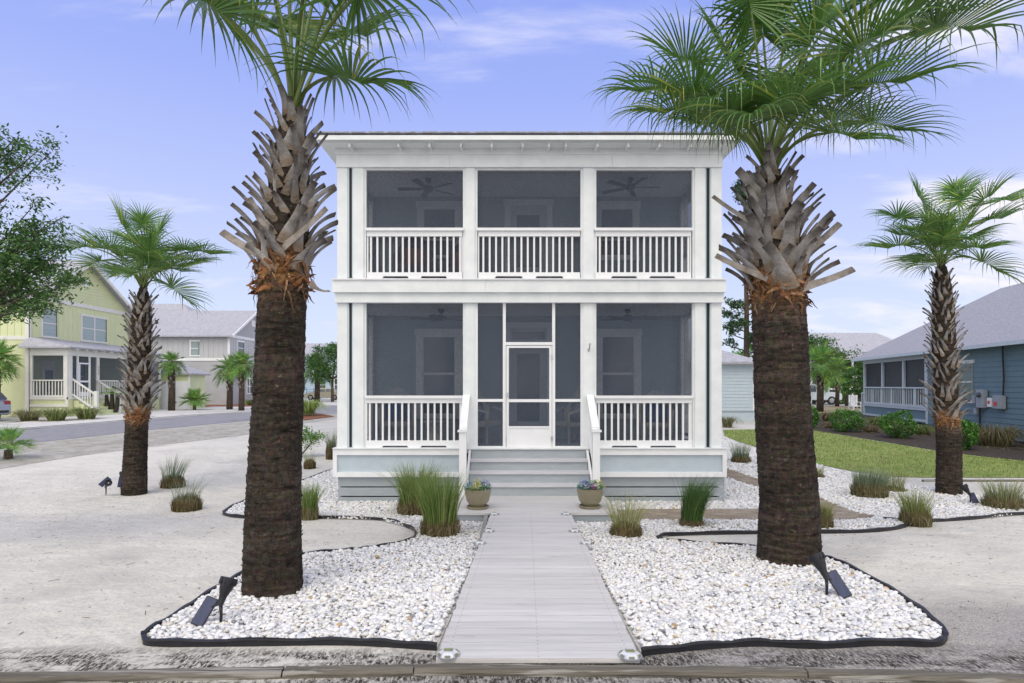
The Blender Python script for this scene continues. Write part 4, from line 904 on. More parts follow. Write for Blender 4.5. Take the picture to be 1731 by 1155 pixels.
for l,px,py,w,h,c in (('brown muhly grass at the far end of the mulch bed',1405,712,26,18,BR),('low reddish brown grass tuft in the mulch bed',1409,724,24,14,BR),('large olive arching grass behind the boxwoods',1497,726,38,26,OL+GR),('low brown grass between the two middle boxwoods',1479,731,32,14,BR),('olive arching grass behind the right small palm',1567,735,46,20,OL+GR),('small olive tuft below the screened porch of the blue house',1560,712,34,16,OL),('huge dark arching grass at the right photo edge',1708,757,84,44,OL+BR),('brown grass right of the boxwood by the meters',1668,735,50,24,BR+OL)):
    clump(l,px,py,w,0,h,900,c,0,1.9,mound=False,bw=.022,group='arching grasses in the mulch bed',name='arching_grass')
# ---------------------------------------------------------------- leafy shrubs and trees
leafsm=mat('leaf_foliage',(1,1,1),rough=.5,attr=True,trans=.25,spec=.35)
def leaves_np(cent,size,cols,n_up=.3):
    n=len(cent); nrm=rng.normal(size=(n,3)); nrm[:,2]=np.abs(nrm[:,2])+n_up; nrm/=np.linalg.norm(nrm,axis=1)[:,None]
    u=np.cross(nrm,rng.normal(size=(n,3))); u/=np.linalg.norm(u,axis=1)[:,None]; v=np.cross(nrm,u)
    s=(size*rng.uniform(.6,1.3,n))[:,None]
    V=np.stack([cent-u*s,cent+v*s*.38+nrm*s*.1,cent+u*s,cent-v*s*.38+nrm*s*.1],1).reshape(-1,3)
    F=np.arange(n*4).reshape(n,4); c=np.array(cols)[rng.integers(0,len(cols),n)]*rng.uniform(.65,1.35,(n,1)); return V,F,np.repeat(c,4,0)
def bush(label,px,py,w,h,cols,n=2600,leaf=.05,group='clipped round shrubs in the mulch bed',name='boxwood_shrub'):
    g=G(px,py,.03); D=g.y+CY; s=FPX/D; rx=w/s/2; rz=h/s/2; base=Vector((g.x,g.y+rx,tz(g.y+rx))); t=thing(name,label,'shrub',tuple(base),group)
    d=rng.normal(size=(n,3)); d/=np.linalg.norm(d,axis=1)[:,None]; r=rng.uniform(.72,1.0,n)**.6
    bump=1+.15*np.sin(d[:,0]*4+px)+.12*np.sin(d[:,2]*5+d[:,1]*4+px*.7)+.07*np.sin(d[:,0]*11+d[:,2]*9)+rng.normal(0,.03,n)
    c=d*(r*bump)[:,None]*np.array([rx,rx,rz*1.02])+np.array([base.x,base.y,base.z+rz*1.05]); c[:,2]=np.maximum(c[:,2],base.z+.04)
    V,F,cc=leaves_np(c,leaf,cols); o=npmesh('foliage',V,F,leafsm,cc); put(o,t)
    mb=MB()
    for i in range(7):
        a=i*.9; mb.tube([base,base+Vector((math.cos(a)*rx*.3,math.sin(a)*rx*.3,rz*.9)),base+Vector((math.cos(a)*rx*.6,math.sin(a)*rx*.6,rz*1.4))],[.02,.015,.006],5,col=(.1,.07,.05))
    mb.obj('stems',trunkm,t)
BX=[(.09,.24,.035),(.13,.32,.05),(.05,.14,.02)]
for l,px,py,w,h in (('leftmost clipped shrub in the mulch bed, just right of the stout palm',1377,724,30,34),('clipped round shrub at the near end of the screened blue porch',1443,732,46,38),('clipped shrub before the olive arching grass, mid bed',1533,743,52,46),('clipped shrub just right of the small right palm',1643,762,48,52)): bush(l,px,py,w,h,BX)
def tree(label,px,D,h,cr,ch,cols,n,leaf,seed,name='oak_tree',group=None,trunk=.18,lean=0,clumps=40,cat='tree',x=None,squash=1):
    rd=random.Random(seed); Y=D-CY; x=(px-CX0)*D/FPX if x is None else x; z0=tz(Y); t=thing(name,label,cat,(x,Y,z0),group)
    mb=MB(); top=Vector((x+lean,Y,z0+h)); fork=Vector((x+lean*.3,Y,z0+h*.38)); bk=(.11,.085,.065)
    mb.tube([Vector((x,Y,z0-.1)),Vector((x+lean*.15,Y,z0+h*.2)),fork],[trunk,trunk*.8,trunk*.65],10,col=bk)
    cs=[]
    for i in range(clumps):
        d=Vector((rd.gauss(0,1),rd.gauss(0,1),rd.gauss(0,.8))).normalized()*rd.uniform(.45,1)**.5
        c=Vector((x+lean,Y,z0+h-ch/2))+Vector((d.x*cr,d.y*cr*squash,d.z*ch/2)); cs.append((c,rd.uniform(.22,.42)*cr*.8))
        if i%3==0: m=(fork+c)/2+Vector((rd.uniform(-.2,.2),rd.uniform(-.2,.2),.1)); mb.tube([fork,m,c],[trunk*.35,trunk*.2,trunk*.06],5,col=bk)
    mb.obj('trunk',trunkm,t,True)
    C_=np.array([c[:] for c,_ in cs]); S_=np.array([s for _,s in cs]); k=rng.integers(0,clumps,n)
    p=C_[k]+rng.normal(size=(n,3))*S_[k][:,None]*np.array([.5,.5,.36]); V,F,cc=leaves_np(p,leaf,cols)
    o=npmesh('crown',V,F,leafsm,cc*1.0); put(o,t); return t
TG=[(.06,.15,.03),(.09,.20,.045),(.035,.09,.02)]
tree('dark leafy tree behind the beige sedan, at the left house corner',562,64,6.2,2.6,4.2,TG,5000,.14,1)
tree('dark green tree left of the pickup palm, behind the stout palm trunk',1376,58,6.5,2.4,4.6,TG,4500,.14,2,name='leafy_tree')
tree('dark green oak left of the screened blue porch, before the distant white house',1432,52,4.6,1.9,3.3,TG,5200,.11,3)
tree('low green tree touching the far corner of the blue house porch',1450,46,3.0,1.0,2.3,TG,2600,.10,4,name='leafy_tree')
tree('green tree showing beside the shed behind the pine',1272,56,5.6,2.2,4.2,BX,4000,.14,5,name='leafy_tree')
bush('green shrub by the white porch of the distant house',1428,683,30,20,BX,900,.12,group='distant shrubs',name='leafy_shrub')
# pine
def pine():
    D=44; Y=D-CY; x=(1261-CX0)*D/FPX; z0=tz(Y); t=thing('pine_tree','tall sparse pine rising behind the pale blue shed','tree',(x,Y,z0)); rd=random.Random(5)
    zt=lambda py:CZ+(HY-py)*D/FPX; mb=MB(); top=zt(300); bk=(.10,.08,.065)
    mb.tube([(x,Y,z0),(x+.05,Y,zt(520)),(x-.1,Y,zt(400)),(x-.15,Y,top)],[.24,.17,.10,.03],8,col=bk)
    cents=[]
    for i in range(46):
        f=i/46; z=zt(600)+(top-zt(600))*f; a=i*2.4; L_=(2.0*(1-f)**.6+.35)*rd.uniform(.6,1.1); dv=Vector((math.cos(a),math.sin(a),rd.uniform(.05,.45)))
        if .30<f<.84: continue
        p0=Vector((x-.05,Y,z)); p1=p0+dv*L_*.5+Vector((0,0,-.05)); p2=p0+dv*L_+Vector((0,0,.15)); mb.tube([p0,p1,p2],[.05,.035,.015],5,col=bk)
        for q in range(7): w=rd.uniform(.35,1); cents.append((p0.lerp(p2,w)+Vector((rd.uniform(-.3,.3),rd.uniform(-.3,.3),rd.uniform(-.1,.25))))[:])
    mb.obj('trunk',trunkm,t,True)
    c=np.array(cents); n=len(c)*36; k=rng.integers(0,len(c),n); p=c[k]+rng.normal(size=(n,3))*.13
    V,F,cc=leaves_np(p,.13,[(.045,.10,.035),(.07,.14,.05),(.03,.07,.025)]); o=npmesh('crown',V,F,leafsm,cc); put(o,t)
pine()
# oak at the left edge: trunk out of frame, boughs reach in
def left_oak():
    rd=random.Random(9); D=7.6; Y=D-CY; x=(-260-CX0)*D/FPX; z0=tz(Y); t=thing('oak_tree','live oak reaching in from the left edge with small dark leaves','tree',(x,Y,z0)); bk=(.12,.10,.085)
    mb=MB(); f=Vector((x+.1,Y,z0+1.6)); mb.tube([(x,Y,z0-.1),f[:],(x+.05,Y,z0+3.2),(x+.1,Y,z0+5.2)],[.13,.10,.07,.03],10,col=bk)
    cents=[]
    tg=[(-5,205),(25,235),(70,250),(85,258),(12,262),(-5,235),(40,232),(18,280), (10,345),(55,350),(85,375),(35,385),(105,400),(118,418),(20,405),(65,412),(95,432),(8,432),(48,445),(88,458),(112,470),(125,475),(30,470),(68,482),(98,498),(40,505),(15,520),(60,522),(0,490),(-30,400),(-40,460),(-60,350),(-50,250),(-80,300),(-90,420),(-120,330),(-30,510),(-60,200),(-100,150),(-160,200),(-200,300),(-180,400),(110,365),(140,462),(20,440),(50,395),(75,440)]
    for i,(px,py) in enumerate(tg):
        e=P(px,py,Y+rd.uniform(-.5,.7)); hub=Vector((x+.1,Y,z0+(1.9 if py>300 else 3.0)+rd.uniform(-.2,.5))); m=hub.lerp(e,.55)+Vector((0,rd.uniform(-.1,.1),rd.uniform(-.1,.2)))
        mb.tube([hub,m,e],[.035,.018,.005],5,col=bk)
        for k in range(7):
            w=rd.uniform(.80,1.03); b=m.lerp(e,max(0,(w-.5)*2)) ; q=b+Vector((rd.gauss(0,.06),rd.gauss(0,.10),rd.gauss(0,.05))); cents.append(q[:]); mb.tube([b,q],[.005,.002],4,col=bk)
    mb.obj('trunk',trunkm,t,True); c=np.array(cents); n=len(c)*48; k=rng.integers(0,len(c),n); p=c[k]+rng.normal(size=(n,3))*np.array([.065,.08,.045])
    V,F,cc=leaves_np(p,.030,[(.075,.17,.045),(.12,.24,.06),(.04,.10,.025)],.5); o=npmesh('crown',V,F,leafsm,cc); put(o,t)
left_oak()
# sapling behind the tall left palm
def sapling():
    g=G(498,772,.02); t=thing('sapling','crooked leafy sapling leaning out behind the tall left palm','sapling',tuple(g)); D=g.y+CY
    p=lambda a,b: P(a,b,g.y); mb=MB(); mb.tube([g,p(512,766),p(524,752),p(530,742)],[.03,.025,.02,.01],7,col=(.09,.07,.055)); mb.tube([g,p(505,752),p(514,735)],[.02,.015,.008],6,col=(.09,.07,.055)); mb.obj('trunk',trunkm,t,True)
    c=np.array([p(a,b)[:] for a,b in ((512,732),(520,728),(508,745),(515,741),(528,741),(535,738),(541,737),(531,746),(505,730),(517,752),(524,736))]); n=900; k=rng.integers(0,len(c),n)
    q=c[k]+rng.normal(size=(n,3))*np.array([.10,.15,.07]); V,F,cc=leaves_np(q,.045,[(.16,.30,.07),(.10,.22,.05),(.22,.36,.10)]); o=npmesh('crown',V,F,leafsm,cc); put(o,t)
sapling()
# saw palmetto at the left edge and low fan palms across the road
def palmetto(label,px,py,w,n,seed,D=None,hgt=.5,name='saw_palmetto',tint=1.5,trunks=0,Rm=1.0):
    g=G(px,py,.02) if D is None else Vector(((px-CX0)*D/FPX,D-CY,tz(D-CY))); s=FPX/(g.y+CY); Rr=w/s/2*.55; rd=random.Random(seed); t=thing(name,label,'low palm',tuple(g))
    for i in range(n):
        a=i*2.4; el=R(rd.uniform(10,80)); L_=Rr*rd.uniform(.7,1.1); b=g+Vector((0,0,hgt)); 
        if trunks: b=b+Vector((math.cos(a)*.1,math.sin(a)*.1,0))
        frond(b,b+Vector((math.cos(a)*math.cos(el),math.sin(a)*math.cos(el),math.sin(el)))*L_,Rr*rd.uniform(.75,1)*Rm,t,nl=26,seg=4,tint=tint*rd.uniform(.8,1.2),droop=.35,pw=.012,seed=seed*9+i,spread=165)
    mb=MB(); mb.tube([g,g+Vector((0,0,hgt))],[.12,.10],8,col=(.1,.075,.055)); mb.obj('trunk',trunkm,t)
    return t
palmetto('saw palmetto at the left photo edge beside the road',14,775,95,18,1,hgt=.25)
palmetto('low bushy fan palm at the roadside before the pale green garage',329,693,64,34,2,hgt=.35,tint=1.5)
def tall_cactus():
    D=37.0; t=None
    x=(189-CX0)*D/FPX; Y=D-CY; z=tz(Y); t=thing('fan_palm_cluster','cluster of three dark-trunked young palms by the porch steps of the green house','low palm',(x,Y,z))
    for i,(dx,h) in enumerate(((-.28,1.15),(.02,1.35),(.32,1.1))):
        mb=MB(); mb.tube([(x+dx*.6,Y,z),(x+dx,Y,z+h*.5),(x+dx*1.15,Y,z+h)],[.10,.13,.09],9,col=(.05,.045,.035)); mb.obj('trunk',trunkm,t)
        b=Vector((x+dx*1.15,Y,z+h))
        for k in range(6):
            a=k*1.05; frond(b,b+Vector((math.cos(a)*.2,math.sin(a)*.2,.14)),.32,t,nl=14,seg=3,tint=2.0,droop=.3,pw=.01,seed=k+i*7)
tall_cactus()
# ---------------------------------------------------------------- neighbouring houses
def Mo(x,y,deg,z=0): return Matrix.Translation((x,y,z))@Matrix.Rotation(R(deg),4,'Z')
def lap(mb,M,x0,x1,z0,z1,exp=.18):      # lap siding on the local plane y=0 facing -y
    z=z0
    while z<z1-.01:
        h=min(exp,z1-z); mb.add([M@Vector(v) for v in ((x0,-.024,z),(x1,-.024,z),(x1,-.006,z+h),(x0,-.006,z+h),(x0,-.006,z),(x1,-.006,z))],[(0,1,2,3),(0,1,5,4)]); z+=exp
def batten(mb,M,x0,x1,z0,z1,p=.4):
    mb.add([M@Vector(v) for v in ((x0,-.004,z0),(x1,-.004,z0),(x1,-.004,z1),(x0,-.004,z1))],[(0,1,2,3)]); x=x0+p/2
    while x<x1: mb.box(x-.02,-.025,z0,x+.02,-.003,z1,M=M); x+=p
def lwin(M,x0,x1,z0,z1,par,trim,double=False,gl=None,blind=True):
    m=MB(); t=.11
    for a in ((x0-t,z0,x0,z1),(x1,z0,x1,z1),(x0-t-.03,z1,x1+t+.03,z1+t+.03),(x0-t-.03,z0-t,x1+t+.03,z0)): m.box(a[0],-.06,a[1],a[2],0,a[3],M=M)
    f=m.obj('window',trim,par); m=MB(); n=2 if double else 1
    for k in range(n):
        a=x0+(x1-x0)*k/n; b=x0+(x1-x0)*(k+1)/n; zm=(z0+z1)/2; m.box(a,-.04,zm-.03,b,-.01,zm+.03,M=M)
        if double and k: m.box(a-.05,-.055,z0,a+.05,-.005,z1,M=M)
    m.obj('sash',trim,f); MB().box(x0,-.028,z0,x1,-.02,z1,M=M).obj('pane',gl or glass,f); return f
blindm=mat('blinds_behind_glass',(.34,.42,.42),(.25,.32,.33),rough=.25,scale=3,stretch=(.1,.1,14),spec=.6)
def lrail(M,x0,x1,z0,z1,par,trim,name='railing',y=-.02,p=.16):
    m=MB(); m.box(x0,y-.06,z1-.07,x1,y+.04,z1,M=M); m.box(x0,y-.03,z0,x1,y+.02,z0+.12,M=M); r=m.obj(name,trim,par); n=max(2,int((x1-x0)/p)); m=MB()
    for k in range(n): x=x0+(k+.5)*(x1-x0)/n; m.box(x-.025,y-.02,z0+.12,x+.025,y+.015,z1-.07,M=M)
    b=m.obj('balusters',trim,r); return r
def plane_obj(name,vs,fs,m,par,th=.12):
    mb=MB(); n=len(vs); mb.add([Vector(v) for v in vs]+[Vector(v)-Vector((0,0,th)) for v in vs],[tuple(f) for f in fs]+[tuple(i+n for i in reversed(f)) for f in fs])
    ec={}
    for f in fs:
        for i in range(len(f)):
            a,b=f[i],f[(i+1)%len(f)]; ec[(a,b)]=1
    for (a,b) in list(ec):
        if (b,a) not in ec: mb.f.append((a,b,b+n,a+n))
    return mb.obj(name,m,par)
greyroof=mat('grey_roof_shingles',(.34,.345,.38),(.42,.42,.46),rough=.9,scale=3,stretch=(1,1,1),bump=.4,bscale=20,c3=(.29,.29,.32),s3=9,t3=.55,w3=.1)
cream=mat('cream_trim',(.70,.70,.66),(.64,.64,.60),rough=.6,scale=3)
green=mat('pale_green_siding',(.62,.66,.40),(.58,.62,.37),rough=.65,scale=1.5)
greywall=mat('warm_grey_siding',(.42,.43,.45),(.38,.39,.41),rough=.7,scale=1.5)
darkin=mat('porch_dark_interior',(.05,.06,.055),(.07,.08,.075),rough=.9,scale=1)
# ---- pale green house across the road
gx,gy,gz=-27.1,22.75,.6
gh=thing('green_house','pale green gabled two-storey house with a screened corner porch, across the road','house',(gx,gy,gz))
MX=Mo(gx,gy,90); MY=Mo(gx,gy,0)
mb=MB(); mb.box(-9+gx,gy+.001,gz-.3,gx-.001,gy+9.2,7.3); mb.obj('body',green,gh)
mb=MB(); lap(mb,MY,-9,-.1,gz,4.9); mb.obj('wall',green,gh)
mb=MB(); batten(mb,MY,-9,-.1,5.1,7.3); batten(mb,MX,.1,9.1,4.6,7.25); mb.obj('upper_wall',green,gh)
# gable end
za,ap=7.4,10.15
mb=MB(); mb.prism([(0,za),(9.2,za),(4.6,ap)],(-.02,.02),1,MX); g_=mb.obj('gable',green,gh); mb=MB(); z=za
while z<ap-.2:
    f=(z-za)/(ap-za); mb.box(4.6*f,-.04,z,9.2-4.6*f,-.02,z+.16,M=MX@Matrix.Rotation(R(0),4,'X')); z+=.19
mb.obj('gable_siding',green,g_)
MB().box(-.05,-.06,7.22,9.25,0,7.45,M=MX).obj('frieze',cream,gh)
MB().box(-9,-.05,4.88,0,0,5.1,M=MY).obj('belly_band',cream,gh)
for a in (-.06,9.1): MB().box(a,-.06,.6,a+.16,0,7.22,M=MX).obj('corner_board',cream,gh)
MB().box(-.16,-.07,.6,.06,.0,7.3,M=MY).obj('corner_board',cream,gh)
plane_obj('roof',[(gx-9.5,gy-.4,7.2),(gx+.5,gy-.4,7.2),(gx+.5,gy+4.6,ap+.12),(gx-9.5,gy+4.6,ap+.12),(gx+.5,gy+9.6,7.2),(gx-9.5,gy+9.6,7.2)],[(0,1,2,3),(3,2,4,5)],greyroof,gh)
for s,(a,b) in enumerate(((-.4,4.6),(9.6,4.6))):
    mb=MB(); mb.prism([(a,7.05),(a,7.25),(b,ap+.02),(b,ap-.2)],(-.54,-.44),1,MX); mb.obj('rake_board',cream,gh)
lwin(MX,1.0,2.1,5.2,6.7,gh,cream,gl=blindm); lwin(MX,4.3,6.6,5.2,6.7,gh,cream,True,gl=blindm)
MB().box(4.4,-.05,8.6,4.8,-.0,9.0,M=MX).obj('gable_vent',bright,gh)
# porch
pw=2.2; dz=1.65
MB().box(gx,gy+.05,gz,gx+pw-.03,gy+9.1,dz-.02).obj('porch_base',green,gh)
MB().box(-.02,-.03,dz-.12,pw+.03,.05,dz,M=MY).obj('porch_trim',cream,gh); MB().box(-.02,-.03,1.12,pw+.02,.05,1.25,M=MY).obj('porch_trim',cream,gh); MB().box(pw-.12,-.035,1.25,pw+.02,.05,dz-.12,M=MY).obj('porch_trim',cream,gh)
MP=Mo(gx+pw,gy,90)
MB().box(-.03,-.03,dz-.12,9.2,.05,dz,M=MP).obj('porch_trim',cream,gh)
MB().box(-.02,-.04,4.0,pw+.04,.14,4.43,M=MY).obj('porch_beam',cream,gh); MB().box(.14,-.04,4.0,9.2,.14,4.43,M=MP).obj('porch_beam',cream,gh)
for a in (.0,pw-.24): MB().box(a,-.02,dz,a+.22,.14,4.0,M=MY).obj('porch_column',cream,gh)
for a in (.145,2.45,5.6,9.0): MB().box(a,-.02,dz,a+.20,.14,4.0,M=MP).obj('porch_column',cream,gh)
MB().box(.22,.06,dz,pw-.24,.065,4.0,M=MY).obj('insect_screen',screen,gh); MB().box(.345,.06,dz,9.0,.065,4.0,M=MP).obj('insect_screen',screen,gh)
MB().box(gx+.03,gy+.2,dz,gx+.06,gy+9.1,4.4).obj('porch_inner_wall',green,gh)
MB().box(gx,gy+.1,4.38,gx+pw,gy+9.1,4.42).obj('porch_ceiling',cream,gh)
lrail(MY,.22,pw-.24,dz,2.64,gh,cream); lrail(MP,2.65,5.6,dz,2.64,gh,cream); lrail(MP,5.8,9.0,dz,2.64,gh,cream)
MI=Mo(gx+.06,gy,90); f=MB().box(.9,-.05,dz,1.9,0,3.75,M=MI).obj('entry_door',cream,gh); MB().box(1.1,-.06,dz+.3,1.7,-.05,3.2,M=MI).obj('door_glass',glass,f)
lwin(MI,3.2,4.4,2.1,3.7,gh,cream)
# screen door bay
for a in (.75,1.75): MB().box(a,-.03,dz,a+.09,.05,4.0,M=MP).obj('screen_post',bright,gh)
MB().box(.84,-.03,3.55,1.75,.04,3.63,M=MP).obj('screen_head',bright,gh)
mb=MB(); mb.box(.86,-.05,dz+.03,.94,-.03,3.53,M=MP); mb.box(1.65,-.05,dz+.03,1.73,-.03,3.53,M=MP); mb.box(.94,-.05,2.5,1.65,-.03,2.6,M=MP); mb.box(.94,-.05,dz+.03,1.65,-.03,dz+.3,M=MP); mb.obj('screen_door',bright,gh)
plane_obj('porch_roof',[(gx,gy-.4+.4,5.05),(gx+pw+.4,gy-.4,4.48),(gx+pw+.4,gy+9.5,4.48),(gx,gy+9.3,5.05),(gx-.3,gy-.4,4.48)],[(0,4,1),(0,1,2,3)],greyroof,gh,.08)
for k in range(12): MB().box(.3+k*.75,-.36,4.30,.36+k*.75,-.03,4.40,M=MP).obj('rafter_tail',cream,gh)
# steps
mb=MB(); 
for k in range(5): mb.box(gx+pw+.3*k,gy+.45,.5,gx+pw+.3*(k+1),gy+2.3,dz-.19*(k+1))
sp_=mb.obj('steps',green,gh)
for yy in (gy+.35,gy+2.35):
    x0=gx+pw; m=MB(); m.prism([(x0,2.62),(x0,2.72),(x0+1.25,1.88),(x0+1.25,1.78)],(yy,yy+.09),1); m.prism([(x0,1.75),(x0,1.85),(x0+1.25,1.03),(x0+1.25,.93)],(yy,yy+.09),1)
    for k in range(8): m.box(x0+.08+k*.15,yy+.03,1.8-k*.1-.05,x0+.12+k*.15,yy+.06,2.62-k*.1)
    m.box(x0+1.25,yy-.04,.6,x0+1.42,yy+.13,2.0); m.obj('step_railing',cream,sp_)
# house number: three small vertical digits on the porch post
def text(s,M,size,m,name,par,ext=.004):
    cu=bpy.data.curves.new(name,'FONT'); cu.body=s; cu.size=size; cu.extrude=ext; cu.align_x='CENTER'; o=bpy.data.objects.new(name,cu); C.objects.link(o)
    dg=bpy.context.evaluated_depsgraph_get(); me=bpy.data.meshes.new_from_object(o.evaluated_get(dg)); bpy.data.objects.remove(o); me.transform(M); me.materials.clear(); me.materials.append(m)
    q=bpy.data.objects.new(name,me); C.objects.link(q); put(q,par); return q
for k in range(3): text('3',MP@Matrix.Translation((2.55,-.025,3.35-.19*k))@Matrix.Rotation(R(90),4,'X'),.2,metal_dark,'house_digit',gh)
# ---- garage
ax0,ax1,ay=-28.6,-23.35,33.0
ga=thing('garage','pale green garage with a wide white door, between the green and grey houses','garage',(ax0,ay,.6)); MG=Mo(ax0,ay,0); w=ax1-ax0
MB().box(ax0,ay,.5,ax1,ay+2.2,3.25).obj('body',green,ga); mb=MB(); lap(mb,MG,.05,w-.05,2.62,3.2,.16); mb.obj('wall',green,ga)
f=MB().box(2.2,-.08,.6,w-.12,.0,2.62,M=MG).obj('garage_door_frame',bright,ga); mb=MB()
for k in range(4): mb.box(2.32,-.1,.62+k*.48,w-.28,-.05,.62+k*.48+.465,M=MG)
mb.obj('garage_door',mat('garage_door_white',(.82,.83,.85),rough=.5),f); MB().box(4.2,-.125,1.05,4.32,-.1,1.12,M=MG).obj('door_handle',metal_dark,f)
MB().box(w-.11,-.05,.6,w,.0,3.2,M=MG).obj('corner_board',bright,ga)
cxg=(ax0+ax1)/2; plane_obj('roof',[(ax0-.3,ay-.2,3.2),(ax1+.3,ay-.2,3.2),(ax1+.3,ay+2.5,3.2),(ax0-.3,ay+2.5,3.2),(ax1-2.4,ay+1.0,4.3),(ax0+2,ay+1.0,4.3)],[(0,1,4,5),(1,2,4),(2,3,5,4),(3,0,5)],greyroof,ga,.1)
# ---- grey house
hx_,hy_=-25.0,42.9
gr_=thing('grey_house','two-storey grey house with lap siding below and board siding above, behind the palm pair','house',(hx_,hy_,.6)); MY=Mo(hx_,hy_,0); MX=Mo(hx_,hy_,90)
MB().box(hx_-12,hy_,.4,hx_,hy_+10,6.8).obj('body',greywall,gr_)
mb=MB(); lap(mb,MY,-12,-.1,.6,4.5,.2); mb.obj('wall',greywall,gr_); mb=MB(); lap(mb,MX,.1,10,.6,4.5,.2); mb.obj('wall',greywall,gr_)
mb=MB(); batten(mb,MY,-12,-.1,4.75,6.75,.45); mb.obj('upper_wall',mat('light_grey_boards',(.50,.51,.53),(.46,.47,.49),rough=.7,scale=1),gr_); mb=MB(); batten(mb,MX,.1,10,4.75,6.75,.45); mb.obj('upper_wall',MATS['light_grey_boards'],gr_)
MB().box(-12,-.06,4.5,.03,0,4.75,M=MY).obj('belly_band',bright,gr_); MB().box(0.001,-.06,4.5,10,0,4.75,M=MX).obj('belly_band',bright,gr_); MB().box(-.14,-.07,.6,.05,0,6.75,M=MY).obj('corner_board',bright,gr_); MB().box(.0,-.06,6.6,10,0,6.85,M=MX).obj('frieze',bright,gr_)
MB().prism([(0,6.8),(10,6.8),(5,9.4)],(-.01,.03),1,MX).obj('gable',greywall,gr_)
for a in (-.5,10.5): MB().prism([(a,6.55),(a,6.75),(5,9.55),(5,9.3)],(-.54,-.46),1,MX).obj('rake_board',bright,gr_)
plane_obj('roof',[(hx_-12.5,hy_-.5,6.7),(hx_+.5,hy_-.5,6.7),(hx_+.5,hy_+5,9.55),(hx_-12.5,hy_+5,9.55),(hx_+.5,hy_+10.5,6.7),(hx_-12.5,hy_+10.5,6.7)],[(0,1,2,3),(3,2,4,5)],greyroof,gr_)
plane_obj('rear_roof',[(hx_-14,hy_+4,8.2),(hx_-6.2,hy_+6,9.0),(hx_-8.3,hy_+8,10.6),(hx_-14,hy_+8,10.6),(hx_-6.2,hy_+12,9.0),(hx_-14,hy_+12,8.2)],[(0,1,2,3),(3,2,4,5),(1,4,2)],greyroof,gr_)
lwin(MY,-3.4,-2.7,5.0,6.2,gr_,bright,gl=blindm); lwin(MX,3.6,4.6,1.6,2.9,gr_,bright,True); lwin(MX,1.6,2.8,5.2,6.3,gr_,bright); MB().box(4.6,-.05,8.0,5.4,0,8.6,M=MX).obj('gable_vent',bright,gr_)
for x,z in ((-7.6,8.0),(-8.4,7.05)): MB().lathe([(.12,z-.1),(.12,z+.15),(.16,z+.2),(.1,z+.28)],10,Matrix.Translation((hx_+x,hy_+2.0 if z>7.5 else hy_+.4,.05))).obj('roof_vent',metal_dark,gr_)
# a seat on its porch
# ---- far pale blue house beyond the sedan
fb=thing('blue_house','distant pale blue house with grey roof beyond the beige sedan','house',(-27,72,.6)); bl2=mat('light_blue_siding',(.40,.50,.60),(.36,.46,.56),rough=.7,scale=1)
MB().box(-36,72,.4,-20,80,6.3).obj('body',bl2,fb); mb=MB(); lap(mb,Mo(-36,72,0),0,16,.6,6.2,.25); mb.obj('wall',bl2,fb)
plane_obj('roof',[(-36.6,71.4,6.3),(-19.4,71.4,6.3),(-22.5,76,8.3),(-32,76,8.3),(-19.4,80.6,6.3),(-36.6,80.6,6.3)],[(0,1,2,3),(3,2,4,5),(1,4,2),(5,0,3)],greyroof,fb)
for x in (-29,-26.3,-24): lwin(Mo(x,72,0),0,1.0,1.6,3.2,fb,bright)
MB().box(-36,71.9,3.5,-20,72,3.7).obj('belly_band',bright,fb)
fe=thing('metal_fence','low blue-grey rail fence left of the parked beige sedan','fence',(-27,66,.6)); mb=MB()
for k in range(4): mb.box(-29.5,66,.9+k*.3,-24,66.05,.96+k*.3)
mb.obj('rail',mat('fence_blue',(.15,.25,.38),rough=.6),fe)
for k in range(7): MB().box(-29.5+k*.9,65.98,.5,-29.42+k*.9,66.07,2.0).obj('fence_post',MATS['fence_blue'],fe)
# ---- pale blue shed
sx0,sx1,sy=5.6,12.33,19.4; sz=tz(sy)
sh=thing('shed','small pale blue shed with a hipped grey roof behind the right house corner','shed',(sx0,sy,sz))
MB().box(sx0,sy+.001,sz-.2,sx1-.02,sy+5,3.45).obj('body',blue,sh); mb=MB(); lap(mb,Mo(sx0,sy,0),0,sx1-sx0-.13,1.05,3.4,.165); mb.obj('wall',blue,sh)
MB().box(sx1-.14,sy-.05,1.02,sx1,sy+.08,3.42).obj('corner_board',bright,sh); MB().box(sx0,sy-.06,3.34,sx1+.02,sy,3.46).obj('frieze',bright,sh); MB().box(sx0,sy-.045,1.0,sx1-.14,sy,1.05).obj('drip_trim',slate,sh)
plane_obj('roof',[(sx0-.3,sy-.35,3.5),(sx1+.3,sy-.35,3.5),(sx1+.3,sy+5.3,3.5),(sx0-.3,sy+5.3,3.5),(sx1-2.6,sy+2.5,4.75),(sx0+2.6,sy+2.5,4.75)],[(0,1,4,5),(1,2,4),(2,3,5,4),(3,0,5)],greyroof,sh,.1)
